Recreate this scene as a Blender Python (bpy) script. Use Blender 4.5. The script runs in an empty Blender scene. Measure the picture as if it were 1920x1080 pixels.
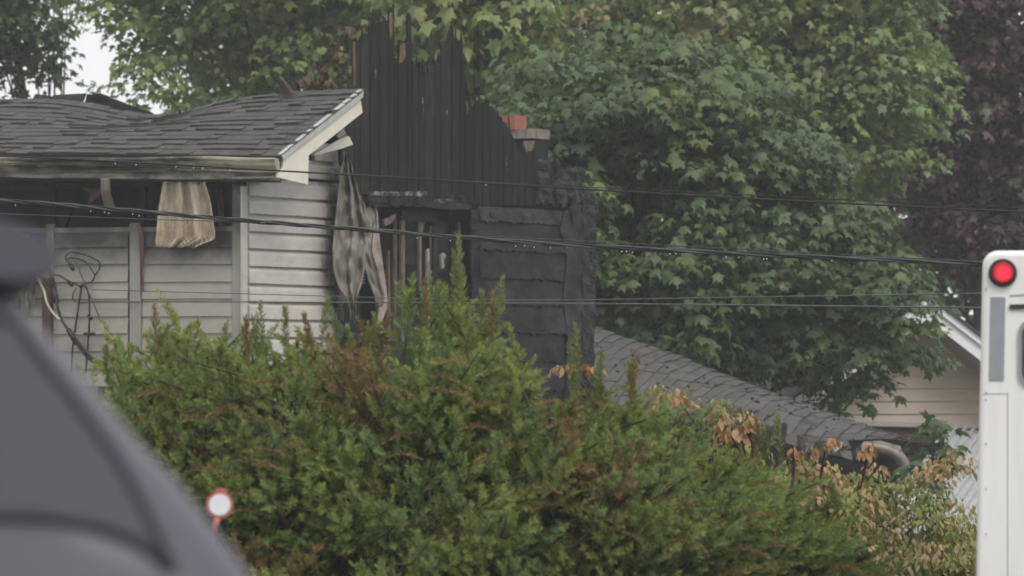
import bpy, bmesh, math, random
import numpy as np
from mathutils import Vector, noise

random.seed(7)
rng = np.random.default_rng(7)
scene = bpy.context.scene
R = math.radians

# ------------------------------------------------------------------ camera
F = 9900.0          # focal length in photo pixels (1920 wide)
HZ = 740.0          # row of the horizon in the photograph
CZ = 1.45           # camera height
cam_d = bpy.data.cameras.new('camera')
cam = bpy.data.objects.new('camera', cam_d)
scene.collection.objects.link(cam)
cam.location = (0, 0, CZ)
cam.rotation_euler = (R(90), 0, 0)
cam_d.sensor_width = 36.0
cam_d.lens = F / 1920 * 36.0
cam_d.shift_y = (HZ - 540) / 1920
cam_d.clip_end = 2000
cam_d.dof.use_dof = True
cam_d.dof.focus_distance = 40.0
cam_d.dof.aperture_fstop = (cam_d.lens / 1000) / 0.030
scene.camera = cam

# ------------------------------------------------------------------ sky and sun (overcast)
world = bpy.data.worlds.new('World')
scene.world = world
world.use_nodes = True
nt = world.node_tree
nt.nodes.clear()
sky = nt.nodes.new('ShaderNodeTexSky')
sky.sky_type = 'NISHITA'
sky.sun_disc = False
sky.sun_elevation = R(52)
sky.sun_rotation = R(150)
sky.air_density = 1.0
sky.dust_density = 4.0
sky.ozone_density = 1.0
hsv = nt.nodes.new('ShaderNodeHueSaturation')
hsv.inputs['Saturation'].default_value = 0.12
bg = nt.nodes.new('ShaderNodeBackground')
bg.inputs['Strength'].default_value = 0.11
wo = nt.nodes.new('ShaderNodeOutputWorld')
nt.links.new(sky.outputs[0], hsv.inputs['Color'])
cloud = nt.nodes.new('ShaderNodeMix'); cloud.data_type = 'RGBA'      # an even cloud deck veils the sky
cloud.inputs[0].default_value = 0.82
cloud.inputs[7].default_value = (9.3, 9.35, 9.5, 1)
nt.links.new(hsv.outputs[0], cloud.inputs[6])
nt.links.new(cloud.outputs[2], bg.inputs['Color'])
nt.links.new(bg.outputs[0], wo.inputs['Surface'])

sun_d = bpy.data.lights.new('sun', 'SUN')
sun_d.energy = 1.5
sun_d.angle = R(25)
sun_d.color = (1.0, 0.97, 0.93)
sun = bpy.data.objects.new('sun', sun_d)
scene.collection.objects.link(sun)
sun.location = (0, 0, 30)
_sd = Vector((math.sin(R(150)) * math.cos(R(52)), math.cos(R(150)) * math.cos(R(52)), math.sin(R(52))))
sun.rotation_euler = _sd.to_track_quat('Z', 'Y').to_euler()

scene.view_settings.view_transform = 'Standard'
scene.view_settings.look = 'None'
scene.view_settings.gamma = 1.0
scene.view_settings.use_curve_mapping = False
scene.view_settings.exposure = 0.12

C = scene.collection

# ------------------------------------------------------------------ helpers
def at(px, py, D):
    return Vector(((px - 960) / F * D, D, CZ + (HZ - py) / F * D))

def V2(a): return Vector((a[0], a[1], 0))

class Plane:
    """A vertical plane through O (x, y) running along d (x, y)."""
    def __init__(s, O, d, n):
        s.O = Vector((O[0], O[1])); s.d = Vector(d).normalized(); s.n = Vector(n).normalized()
    def off(s, o):
        return Plane(s.O + s.n * o, s.d, s.n)
    def run(s, px):
        k = (px - 960) / F
        return (k * s.O.y - s.O.x) / (s.d.x - k * s.d.y)
    def P(s, px, py):
        t = s.run(px); q = s.O + s.d * t
        return Vector((q.x, q.y, CZ + (HZ - py) / F * q.y))
    def Q(s, t, z, o=0.0):
        q = s.O + s.d * t + s.n * o
        return Vector((q.x, q.y, z))
    def N(s): return Vector((s.n.x, s.n.y, 0))

ORG = {}
def empty(name, loc, label=None, cat=None, group=None):
    o = bpy.data.objects.new(name, None)
    C.objects.link(o); o.location = loc
    o.empty_display_size = 0.2
    ORG[o.name] = Vector(loc)
    tag(o, label, cat, group)
    return o

def tag(o, label=None, cat=None, group=None, kind=None):
    if label: o['label'] = label
    if cat: o['category'] = cat
    if group: o['group'] = group
    if kind: o['kind'] = kind
    return o

TURN = {}     # things that stand turned about a vertical axis: name -> (pivot x, pivot y, angle)
def turned(v, t):
    c, s = math.cos(t[2]), math.sin(t[2]); x, y = v[0] - t[0], v[1] - t[1]
    return Vector((t[0] + c * x - s * y, t[1] + s * x + c * y, v[2]))
def obj(name, verts, faces, mat, parent=None, smooth=False, uv=None, kind=None):
    """verts are world coordinates; the object's frame is its parent's (roots at the world origin)."""
    org = Vector((0, 0, 0))
    if parent is not None:
        org = ORG[parent.name]
    root = parent
    while root is not None and root.parent is not None: root = root.parent
    if root is not None and root.name in TURN: verts = [turned(v, TURN[root.name]) for v in verts]
    me = bpy.data.meshes.new(name)
    me.from_pydata([(v[0] - org.x, v[1] - org.y, v[2] - org.z) for v in verts], [], faces)
    if mat is not None: me.materials.append(mat)
    if smooth:
        me.polygons.foreach_set('use_smooth', [True] * len(me.polygons))
    if uv is not None:
        l = me.uv_layers.new(name='UVMap')
        vi = np.empty(len(me.loops), dtype=np.int32); me.loops.foreach_get('vertex_index', vi)
        l.data.foreach_set('uv', np.array(uv, dtype=np.float32)[vi].ravel())
    me.update()
    o = bpy.data.objects.new(name, me)
    C.objects.link(o)
    if parent is not None: o.parent = parent
    ORG[o.name] = org
    if kind: o['kind'] = kind
    return o

class MB:
    def __init__(s): s.v = []; s.f = []
    def add(s, v, f):
        b = len(s.v); s.v += [Vector(q) for q in v]; s.f += [tuple(i + b for i in q) for q in f]
        return s
    def build(s, name, mat, parent=None, smooth=False, kind=None):
        return obj(name, s.v, s.f, mat, parent, smooth, kind=kind)

BOXF = [(0, 1, 2, 3), (7, 6, 5, 4), (0, 4, 5, 1), (1, 5, 6, 2), (2, 6, 7, 3), (3, 7, 4, 0)]

def prism(front, back):
    n = len(front)
    f = [tuple(range(n)), tuple(range(2 * n - 1, n - 1, -1))]
    for i in range(n):
        j = (i + 1) % n
        f.append((i, i + n, j + n, j))
    return list(front) + list(back), f

def slab(pl, pts, th, o=0.0):
    """extruded pixel polygon standing on the plane, face at offset o, thickness th behind it"""
    q = pl.off(o)
    a = [q.P(*p) for p in pts]
    return prism(a, [v - q.N() * th for v in a])

def obox(c, ux, uy, sx, sy, z0, z1):
    c = V2(c); ux = V2(ux).normalized(); uy = V2(uy).normalized()
    b = [c - ux * sx / 2 - uy * sy / 2, c + ux * sx / 2 - uy * sy / 2, c + ux * sx / 2 + uy * sy / 2, c - ux * sx / 2 + uy * sy / 2]
    return [Vector((p.x, p.y, z0)) for p in b] + [Vector((p.x, p.y, z1)) for p in b], \
           [(3, 2, 1, 0), (4, 5, 6, 7), (0, 1, 5, 4), (1, 2, 6, 5), (2, 3, 7, 6), (3, 0, 4, 7)]

def tube(pts, rad, n=6, cap=True):
    pts = [Vector(p) for p in pts]
    rr = rad if hasattr(rad, '__len__') else [rad] * len(pts)
    v = []; f = []
    for i, p in enumerate(pts):
        t = (pts[min(i + 1, len(pts) - 1)] - pts[max(i - 1, 0)])
        if t.length < 1e-9: t = Vector((0, 0, 1))
        t.normalize()
        a = t.cross(Vector((0, 0, 1)))
        if a.length < 1e-3: a = t.cross(Vector((0, 1, 0)))
        a.normalize(); b = t.cross(a)
        for k in range(n):
            an = 2 * math.pi * k / n
            v.append(p + (a * math.cos(an) + b * math.sin(an)) * rr[i])
    for i in range(len(pts) - 1):
        for k in range(n):
            k2 = (k + 1) % n
            f.append((i * n + k, i * n + k2, (i + 1) * n + k2, (i + 1) * n + k))
    if cap:
        f.append(tuple(range(n - 1, -1, -1))); m = (len(pts) - 1) * n
        f.append(tuple(range(m, m + n)))
    return v, f

def smooth_path(pts, n=8):
    pts = [Vector(p) for p in pts]
    out = []
    for i in range(len(pts) - 1):
        p0 = pts[max(i - 1, 0)]; p1 = pts[i]; p2 = pts[i + 1]; p3 = pts[min(i + 2, len(pts) - 1)]
        for k in range(n):
            t = k / n
            out.append(0.5 * ((2 * p1) + (p2 - p0) * t + (2 * p0 - 5 * p1 + 4 * p2 - p3) * t * t + (3 * p1 - p0 - 3 * p2 + p3) * t ** 3))
    out.append(pts[-1])
    return out

def interp(x, xs, ys):
    return float(np.interp(x, xs, ys))

def nz(x, y=0.0, z=0.0): return noise.noise(Vector((x, y, z)))

# ------------------------------------------------------------------ materials
def newmat(name):
    m = bpy.data.materials.new(name); m.use_nodes = True
    nt = m.node_tree; b = nt.nodes['Principled BSDF']
    return m, nt, b

def ramp(nt, a, b, ca, cb):
    r = nt.nodes.new('ShaderNodeValToRGB')
    r.color_ramp.elements[0].position = a; r.color_ramp.elements[0].color = (*ca, 1)
    r.color_ramp.elements[1].position = b; r.color_ramp.elements[1].color = (*cb, 1)
    return r

def mixc(nt, fac, a, b):
    m = nt.nodes.new('ShaderNodeMix'); m.data_type = 'RGBA'
    for sock, val in ((m.inputs[0], fac), (m.inputs[6], a), (m.inputs[7], b)):
        if hasattr(val, 'links') or hasattr(val, 'is_output'): nt.links.new(val, sock)
        elif isinstance(val, tuple): sock.default_value = (*val, 1)
        else: sock.default_value = val
    return m.outputs[2]

def mth(nt, op, a, b=0.0, clamp=False):
    m = nt.nodes.new('ShaderNodeMath'); m.operation = op; m.use_clamp = clamp
    for i, val in enumerate((a, b)):
        if hasattr(val, 'is_output'): nt.links.new(val, m.inputs[i])
        else: m.inputs[i].default_value = val
    return m.outputs[0]

def noise_n(nt, scale, detail=4, vec=None, stretch=None, rough=0.6):
    n = nt.nodes.new('ShaderNodeTexNoise'); n.inputs['Scale'].default_value = scale
    n.inputs['Detail'].default_value = detail; n.inputs['Roughness'].default_value = rough
    g = nt.nodes.new('ShaderNodeNewGeometry')
    src = g.outputs['Position']
    if stretch:
        mp = nt.nodes.new('ShaderNodeMapping'); mp.inputs['Scale'].default_value = stretch
        nt.links.new(src, mp.inputs['Vector']); src = mp.outputs[0]
    nt.links.new(src, n.inputs['Vector'])
    return n.outputs['Fac']

def bump(nt, b, h, strength=0.3, dist=0.01):
    bp = nt.nodes.new('ShaderNodeBump'); bp.inputs['Strength'].default_value = strength
    bp.inputs['Distance'].default_value = dist
    nt.links.new(h, bp.inputs['Height']); nt.links.new(bp.outputs[0], b.inputs['Normal'])

def objrand(nt):
    return nt.nodes.new('ShaderNodeObjectInfo').outputs['Random']

def plain(name, col, rough=0.6, col2=None, scale=6, stretch=None, metal=0.0, bmp=0.0, bscale=60, spec=0.5, rnd=0.0, lo=0.35, hi=0.65):
    m, nt, b = newmat(name)
    b.inputs['Roughness'].default_value = rough; b.inputs['Metallic'].default_value = metal
    b.inputs['Specular IOR Level'].default_value = spec
    c2 = col2 or tuple(x * 0.82 for x in col)
    r = ramp(nt, lo, hi, c2, col)
    nt.links.new(noise_n(nt, scale, 5, stretch=stretch), r.inputs[0])
    out = r.outputs[0]
    if rnd:
        hs = nt.nodes.new('ShaderNodeHueSaturation')
        nt.links.new(out, hs.inputs['Color'])
        v = mth(nt, 'ADD', mth(nt, 'MULTIPLY', objrand(nt), 2 * rnd), 1 - rnd)
        nt.links.new(v, hs.inputs['Value'])
        out = hs.outputs[0]
    nt.links.new(out, b.inputs['Base Color'])
    if bmp: bump(nt, b, noise_n(nt, bscale, 6, stretch=stretch), bmp, 0.01)
    return m

def sooty(name, col, soot_fn, rough=0.5, col2=None, scale=5, soot=(0.022, 0.021, 0.02), strength=1.0, tint=None):
    """painted surface with soot; soot_fn(nt) gives a 0..1 coverage socket"""
    m, nt, b = newmat(name)
    b.inputs['Roughness'].default_value = rough
    r = ramp(nt, 0.3, 0.7, col2 or tuple(x * 0.85 for x in col), col)
    nt.links.new(noise_n(nt, scale, 6, stretch=(1, 1, 2)), r.inputs[0])
    cov = soot_fn(nt)
    base = r.outputs[0]
    if tint:
        base = mixc(nt, mth(nt, 'MULTIPLY', cov, 1.0, True), base, tint)
    k = mth(nt, 'MULTIPLY', mth(nt, 'SUBTRACT', cov, 0.3 if tint else 0.0, True), strength * (1.6 if tint else 1.0), True)
    nt.links.new(mixc(nt, k, base, soot), b.inputs['Base Color'])
    bump(nt, b, noise_n(nt, 25, 5), 0.12, 0.01)
    return m

def along(nt, d, origin):
    """signed distance (m) of the shading point along horizontal dir d from origin"""
    g = nt.nodes.new('ShaderNodeNewGeometry')
    s = nt.nodes.new('ShaderNodeVectorMath'); s.operation = 'SUBTRACT'
    nt.links.new(g.outputs['Position'], s.inputs[0]); s.inputs[1].default_value = origin
    q = nt.nodes.new('ShaderNodeVectorMath'); q.operation = 'DOT_PRODUCT'
    nt.links.new(s.outputs[0], q.inputs[0]); q.inputs[1].default_value = d
    return q.outputs['Value']

def maprange(nt, v, a, b, c=0.0, d=1.0):
    m = nt.nodes.new('ShaderNodeMapRange'); m.clamp = True
    nt.links.new(v, m.inputs[0])
    for i, x in zip((1, 2, 3, 4), (a, b, c, d)): m.inputs[i].default_value = x
    return m.outputs[0]

def leafmat(name, trans=0.3, rough=0.42, gain=1.0):
    m, nt, b = newmat(name)
    a = nt.nodes.new('ShaderNodeAttribute'); a.attribute_name = 'col'
    g = nt.nodes.new('ShaderNodeVectorMath'); g.operation = 'SCALE'; g.inputs['Scale'].default_value = gain
    nt.links.new(a.outputs['Color'], g.inputs[0])
    b.inputs['Roughness'].default_value = rough; b.inputs['Specular IOR Level'].default_value = 0.4
    nt.links.new(g.outputs[0], b.inputs['Base Color'])
    t = nt.nodes.new('ShaderNodeBsdfTranslucent')
    tc = nt.nodes.new('ShaderNodeVectorMath'); tc.operation = 'MULTIPLY'; tc.inputs[1].default_value = (1.1, 1.2, 0.7)
    nt.links.new(g.outputs[0], tc.inputs[0]); nt.links.new(tc.outputs[0], t.inputs['Color'])
    mx = nt.nodes.new('ShaderNodeMixShader'); mx.inputs[0].default_value = trans
    nt.links.new(b.outputs[0], mx.inputs[1]); nt.links.new(t.outputs[0], mx.inputs[2])
    nt.links.new(mx.outputs[0], nt.nodes['Material Output'].inputs['Surface'])
    return m

def charmat(name, col=(0.016, 0.016, 0.017), col2=(0.034, 0.035, 0.034), rough=0.55, stretch=(5, 5, 0.7), vor=0):
    m, nt, b = newmat(name)
    b.inputs['Roughness'].default_value = rough + 0.2; b.inputs['Specular IOR Level'].default_value = 0.18
    r = ramp(nt, 0.38, 0.70, col, col2)
    n1 = noise_n(nt, 3.0, 7, stretch=stretch, rough=0.7)
    nt.links.new(n1, r.inputs[0])
    hs = nt.nodes.new('ShaderNodeHueSaturation'); nt.links.new(r.outputs[0], hs.inputs['Color'])
    patch = maprange(nt, noise_n(nt, 1.5, 5), 0.35, 0.68, 0.55, 1.35)
    nt.links.new(mth(nt, 'MULTIPLY', patch, mth(nt, 'ADD', mth(nt, 'MULTIPLY', objrand(nt), 0.7), 0.65)), hs.inputs['Value'])
    nt.links.new(hs.outputs[0], b.inputs['Base Color'])
    if vor:
        vn = nt.nodes.new('ShaderNodeTexVoronoi'); vn.inputs['Scale'].default_value = vor
        vn.feature = 'DISTANCE_TO_EDGE'
        g = nt.nodes.new('ShaderNodeNewGeometry'); nt.links.new(g.outputs['Position'], vn.inputs['Vector'])
        bump(nt, b, maprange(nt, vn.outputs['Distance'], 0, 0.25), 0.8, 0.015)
    else:
        bump(nt, b, noise_n(nt, 9, 8, stretch=(6, 6, 0.5), rough=0.75), 0.6, 0.015)
    return m

# ------------------------------------------------------------------ layout of the burnt house
CX, CY = (455 - 960) / F * 60.0, 60.0                  # the corner of the two walls
c30, s30 = math.cos(R(30)), math.sin(R(30))
FRONT = Plane((CX, CY), (-c30, s30), (-s30, -c30))     # wall under the eave, runs off to the left
END = Plane((CX, CY), (s30, c30), (c30, -s30))         # gable end and burnt wing, recedes to the right
def zpix(py, D): return CZ + (HZ - py) / F * D

def soot_end(nt):
    a = along(nt, (s30, c30, 0), (CX, CY, 0))
    k = maprange(nt, a, 1.30, 1.95)
    n = noise_n(nt, 4.5, 6)
    n2 = noise_n(nt, 2.2, 5, stretch=(1, 1, 2.5))
    e = mth(nt, 'MULTIPLY', mth(nt, 'POWER', k, 1.6), mth(nt, 'ADD', mth(nt, 'MULTIPLY', n, 1.6), 0.1))
    n3 = noise_n(nt, 5.0, 6, stretch=(2.5, 2.5, 0.45))
    e2 = mth(nt, 'ADD', mth(nt, 'MULTIPLY', maprange(nt, n2, 0.5, 0.75), 0.30), mth(nt, 'MULTIPLY', maprange(nt, n3, 0.56, 0.75), 0.28))
    return mth(nt, 'ADD', e, e2, True)

def soot_top(z0, z1, amt=1.0, ns=3.0):
    def fn(nt):
        g = nt.nodes.new('ShaderNodeNewGeometry'); sx = nt.nodes.new('ShaderNodeSeparateXYZ')
        nt.links.new(g.outputs['Position'], sx.inputs[0])
        k = maprange(nt, sx.outputs['Z'], z0, z1)
        n = noise_n(nt, ns, 6)
        return mth(nt, 'MULTIPLY', mth(nt, 'MULTIPLY', k, mth(nt, 'ADD', mth(nt, 'MULTIPLY', n, 1.3), 0.25)), amt, True)
    return fn

def soot_noise(lo, hi, scale, stretch=None, amt=1.0):
    def fn(nt):
        return mth(nt, 'MULTIPLY', maprange(nt, noise_n(nt, scale, 5, stretch=stretch), lo, hi), amt, True)
    return fn

M = {}
M['grass'] = plain('grass_ground', (0.06, 0.09, 0.03), 0.9, (0.04, 0.05, 0.02), 3, bmp=0.5)
M['asphalt'] = plain('asphalt', (0.055, 0.055, 0.057), 0.85, (0.04, 0.04, 0.041), 9, bmp=0.4, bscale=200)
M['concrete'] = plain('concrete', (0.33, 0.32, 0.30), 0.8, (0.24, 0.23, 0.22), 6, bmp=0.3)
M['shingle'] = plain('asphalt_shingle', (0.080, 0.076, 0.068), 0.85, (0.050, 0.048, 0.044), 40, rnd=0.22, bmp=0.35, bscale=150)
M['shingle_grey'] = plain('burnt_shingle', (0.092, 0.086, 0.079), 0.8, (0.048, 0.046, 0.043), 8, rnd=0.14, bmp=0.5, bscale=90, lo=0.25, hi=0.55)
M['shingle_burnt'] = plain('blackened_shingle', (0.075, 0.071, 0.066), 0.8, (0.022, 0.021, 0.02), 5, rnd=0.2, bmp=0.5, bscale=90)
M['deck'] = plain('roof_deck', (0.02, 0.019, 0.018), 0.85, (0.012, 0.012, 0.012), 8)
M['curl'] = plain('curled_shingle_back', (0.06, 0.047, 0.042), 0.7, (0.035, 0.028, 0.026), 12)
zE = zpix(300, 59.6)
M['siding_end'] = sooty('siding_end', (0.54, 0.51, 0.47), soot_end, 0.42, (0.46, 0.43, 0.395), tint=(0.27, 0.235, 0.20))
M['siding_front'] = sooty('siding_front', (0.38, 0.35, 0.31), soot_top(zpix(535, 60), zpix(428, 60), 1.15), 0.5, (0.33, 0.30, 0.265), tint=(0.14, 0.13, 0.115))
M['trim'] = sooty('trim_front', (0.33, 0.305, 0.27), soot_top(zpix(520, 60), zpix(400, 60), 0.9), 0.5, (0.28, 0.27, 0.25), tint=(0.12, 0.115, 0.10))
M['rake'] = sooty('rake_fascia', (0.76, 0.71, 0.62), soot_noise(0.58, 0.85, 2.0, amt=0.4), 0.42, (0.66, 0.61, 0.53), tint=(0.40, 0.35, 0.28))
M['drip'] = plain('drip_edge', (0.46, 0.46, 0.46), 0.4, (0.34, 0.34, 0.34), 10)
M['fascia'] = sooty('eave_fascia', (0.42, 0.39, 0.33), soot_noise(0.36, 0.66, 1.8, (1, 1, 3)), 0.45, (0.36, 0.33, 0.27), tint=(0.20, 0.17, 0.12))
def soot_gutter(nt):
    a = along(nt, (-c30, s30, 0), (CX, CY, 0))
    k = mth(nt, 'MULTIPLY', maprange(nt, a, 0.1, 1.0), maprange(nt, a, 3.6, 2.4))
    n = noise_n(nt, 2.6, 6, stretch=(1, 1, 4))
    return mth(nt, 'ADD', mth(nt, 'MULTIPLY', k, mth(nt, 'ADD', n, 0.35)), mth(nt, 'MULTIPLY', maprange(nt, n, 0.42, 0.7), 0.5), True)
M['gutter'] = sooty('gutter_metal', (0.40, 0.36, 0.27), soot_gutter, 0.38, (0.33, 0.29, 0.21), tint=(0.19, 0.155, 0.10))
M['soffit'] = plain('soffit', (0.42, 0.40, 0.35), 0.6, (0.28, 0.26, 0.22), 5)
M['char'] = charmat('charred_board', (0.005, 0.005, 0.0055), (0.021, 0.021, 0.023))
M['char_green'] = charmat('charred_board_weathered', (0.006, 0.006, 0.006), (0.032, 0.032, 0.027))
M['char_lap'] = charmat('charred_lap', (0.011, 0.011, 0.012), (0.052, 0.050, 0.053), 0.5, (1.2, 1.2, 2.5))
M['char_block'] = charmat('charred_timber', (0.012, 0.012, 0.013), (0.05, 0.05, 0.053), 0.5, (2, 2, 2), vor=22)
M['ash'] = plain('ash_crust', (0.30, 0.28, 0.26), 0.9, (0.025, 0.024, 0.023), 11, lo=0.48, hi=0.66, bmp=0.8, bscale=40)
M['raw_wood'] = plain('scorched_wood', (0.22, 0.12, 0.06), 0.75, (0.06, 0.035, 0.022), 10, stretch=(3, 3, 0.6))
M['tan_wood'] = plain('tan_wood', (0.20, 0.155, 0.105), 0.75, (0.04, 0.032, 0.025), 10, stretch=(3, 3, 0.5))
M['melt'] = sooty('melted_vinyl', (0.21, 0.19, 0.155), soot_noise(0.40, 0.85, 1.3, (1, 1, 0.6), 0.9), 0.38, (0.18, 0.16, 0.13), tint=(0.12, 0.11, 0.09))
M['melt_pale'] = sooty('torn_backing', (0.36, 0.30, 0.265), soot_noise(0.5, 0.72, 5.0, None, 0.9), 0.7, (0.28, 0.24, 0.21), tint=(0.16, 0.13, 0.11))
M['interior'] = plain('charred_room', (0.018, 0.018, 0.018), 0.9, (0.010, 0.010, 0.010), 3)
M['brown'] = plain('rusty_brown', (0.11, 0.055, 0.045), 0.7, (0.06, 0.03, 0.025), 10)
M['rag'] = plain('grey_rag', (0.22, 0.205, 0.18), 0.85, (0.09, 0.085, 0.075), 7, stretch=(3, 3, 0.6))
M['flue'] = plain('clay_flue', (0.34, 0.12, 0.085), 0.8, (0.26, 0.09, 0.065), 10)
M['capstone'] = plain('chimney_cap', (0.30, 0.25, 0.20), 0.85, (0.10, 0.085, 0.075), 7, stretch=(3, 3, 0.7))
M['black_cable'] = plain('black_cable', (0.012, 0.012, 0.014), 0.35)
M['grey_cable'] = plain('grey_cable', (0.075, 0.078, 0.082), 0.35, (0.03, 0.031, 0.033), 5)
M['white_cable'] = plain('white_cable', (0.50, 0.46, 0.38), 0.5)
M['bark'] = plain('bark', (0.055, 0.045, 0.036), 0.9, (0.028, 0.024, 0.02), 8, stretch=(2, 2, 0.4), bmp=0.8, bscale=20)
M['twig'] = plain('shrub_twig', (0.10, 0.06, 0.04), 0.85, (0.05, 0.032, 0.024), 30)
M['pole'] = plain('pole_wood', (0.10, 0.085, 0.07), 0.9, (0.06, 0.05, 0.042), 8, stretch=(3, 3, 0.3))
M['leaf'] = leafmat('maple_leaf', 0.36, 0.44)
M['shrubleaf'] = leafmat('shrub_leaf', 0.32, 0.55)

# ================================================================== SETTING
def terrain(y):
    return interp(y, [-60, 14, 50, 400], [0, 0, -1.45, -1.6])

def sheet_ground():
    xs = list(np.linspace(-260, 260, 41)); ys = [-120, -40, -6, 1, 5, 10, 14, 18, 22, 26, 30, 35, 40, 45, 50, 60, 70, 80, 100, 130, 180, 260, 400, 700]
    v = []; f = []
    for y in ys:
        for x in xs:
            v.append((x, y, terrain(y) + (0.06 * nz(x * 0.1, y * 0.1) if y > 15 else 0)))
    n = len(xs)
    for i in range(len(ys) - 1):
        for j in range(n - 1):
            f.append((i * n + j, i * n + j + 1, (i + 1) * n + j + 1, (i + 1) * n + j))
    return obj('ground', v, f, M['grass'], smooth=True, kind='structure')
sheet_ground()
obj('road', [(-120, -4, 0.004 + 0.01), (120, -4, 0.014), (120, 12.5, 0.014), (-120, 12.5, 0.014)], [(0, 1, 2, 3)], M['asphalt'], kind='structure')
obj('kerb', *obox((0, 12.65), (1, 0), (0, 1), 240, 0.28, -0.1, 0.125), M['concrete'], kind='structure')
obj('driveway', [(1.0, 12.8, 0.02), (6.2, 12.8, 0.02), (6.2, 36, terrain(36) + 0.05), (6.2, 14, 0.03), (1.0, 14, 0.03), (1.0, 36, terrain(36) + 0.05)][0:2] +
    [(6.2, 14, 0.03), (6.2, 36, terrain(36) + 0.07), (1.0, 36, terrain(36) + 0.07), (1.0, 14, 0.03)], [(0, 1, 2, 5), (5, 2, 3, 4)], M['asphalt'], kind='structure')

# ================================================================== BURNT HOUSE
GH = -1.5
house = empty('burnt_house', (CX, CY, GH), 'burnt house with grey siding, sagging shingle roof and blackened wing', 'house')

# ---- roof geometry
EA, EB = 0.25, 0.66
E0 = Vector((CX, CY)) + FRONT.n * EA + END.n * EB
EAVE = Plane(E0, FRONT.d, FRONT.n)
RAKE = Plane(E0, END.d, END.n)
zE = zpix(292, E0.y)
RUN = RAKE.run(680)
zR = RAKE.P(680, 170).z
RISE = zR - zE
RIDGE = Plane(RAKE.Q(RUN, 0).to_2d(), FRONT.d, FRONT.n)
s_sag = RIDGE.run(300)

def roofpt(s, r):
    rr = r if r <= 1 else 2 - r
    q = E0 + FRONT.d * s + END.d * (RUN * r)
    z = zE + RISE * rr
    z += s * (0.030 * (1 - rr) + 0.001 * rr)
    f = max(0.0, min(1.0, (rr - 0.30) / 0.70)); f = f * f * (3 - 2 * f)
    z -= 0.225 * math.exp(-((s - s_sag) / 0.85) ** 2) * f
    z += 0.02 * math.exp(-((s - s_sag - 2.1) / 0.5) ** 2) * f
    z += 0.006 * nz(s * 1.7, r * 3.1, 4.0)
    return Vector((q.x, q.y, z))
def roofn(s, r):
    a = roofpt(s + 0.02, r) - roofpt(s - 0.02, r); b = roofpt(s, min(r + 0.02, 1)) - roofpt(s, min(r + 0.02, 1) - 0.04)
    n = b.cross(a)
    if n.z < 0: n = -n
    return n.normalized()
SL = 5.6
deck = MB()
ns_, nr_ = 44, 20
top = []; 
for j in range(nr_ + 1):
    for i in range(ns_ + 1):
        s = SL * i / ns_; r = 2.0 * j / nr_
        top.append(roofpt(s, r) - Vector((0, 0, 0.012)))
bot = [v - Vector((0, 0, 0.05)) for v in top]
n1 = ns_ + 1; tot = len(top)
ff = []
for j in range(nr_):
    for i in range(ns_):
        if j >= nr_ // 2 and SL * i / ns_ < EB + 0.1: continue
        a = j * n1 + i
        ff.append((a, a + n1, a + n1 + 1, a + 1)); ff.append((a + tot, a + 1 + tot, a + n1 + 1 + tot, a + n1 + tot))
for i in range(ns_):
    ff.append((i, i + 1, i + 1 + tot, i + tot))
    if SL * i / ns_ >= EB + 0.1: a = nr_ * n1 + i; ff.append((a, a + tot, a + 1 + tot, a + 1))
for j in range(nr_ // 2):
    a = j * n1; ff.append((a, a + tot, a + n1 + tot, a + n1)); a = j * n1 + ns_; ff.append((a, a + n1, a + n1 + tot, a + tot))
roof = obj('roof', top + bot, ff, M['deck'], house)
NC = 13
for j in range(NC):
    r0, r1 = j / NC, min((j + 1) / NC + 0.015, 1.0)
    s = -0.015
    first = True
    while s < SL - 0.1:
        w = random.uniform(0.15, 0.34)
        if first: w *= random.uniform(0.3, 1.0); first = False
        s1 = min(s + w - 0.004, SL)
        thick = random.choice([0.005, 0.007, 0.020, 0.026])
        ra = r0 + random.uniform(-0.004, 0.004) - (0.006 if j == 0 else 0)
        lift = 0.0
        if random.random() < 0.04: lift = random.uniform(0.008, 0.03)
        A = [roofpt(s, ra) + roofn(s, r0) * (0.006 + thick + lift), roofpt(s1, ra) + roofn(s1, r0) * (0.006 + thick + lift * random.random()),
             roofpt(s1, r1) + roofn(s1, r1) * 0.003, roofpt(s, r1) + roofn(s, r1) * 0.003]
        B = [roofpt(s, ra) - roofn(s, r0) * 0.004, roofpt(s1, ra) - roofn(s1, r0) * 0.004, roofpt(s1, r1) - roofn(s1, r1) * 0.006, roofpt(s, r1) - roofn(s, r1) * 0.006]
        obj('shingle', A + B, BOXF, M['shingle'], roof)
        s += w
# ridge caps
s = -0.01
while s < SL - 0.3:
    if not (0.85 < s < 3.35 and random.random() < 0.55):
        a = []
        for ss, up in ((s, 0.02), (s + 0.24, 0.012)):
            for rr in (0.93, 1.0, 1.07):
                a.append(roofpt(ss, rr) + Vector((0, 0, up + (0.006 if rr == 1.0 else 0))))
        b = [v - Vector((0, 0, 0.014)) for v in a]
        obj('ridge_cap', a + b, [(0, 1, 4, 3), (1, 2, 5, 4), (9, 10, 7, 6), (10, 11, 8, 7), (0, 6, 7, 1), (1, 7, 8, 2), (3, 4, 10, 9), (4, 5, 11, 10), (0, 3, 9, 6), (2, 8, 11, 5)], M['shingle'], roof)
    s += 0.22
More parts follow.
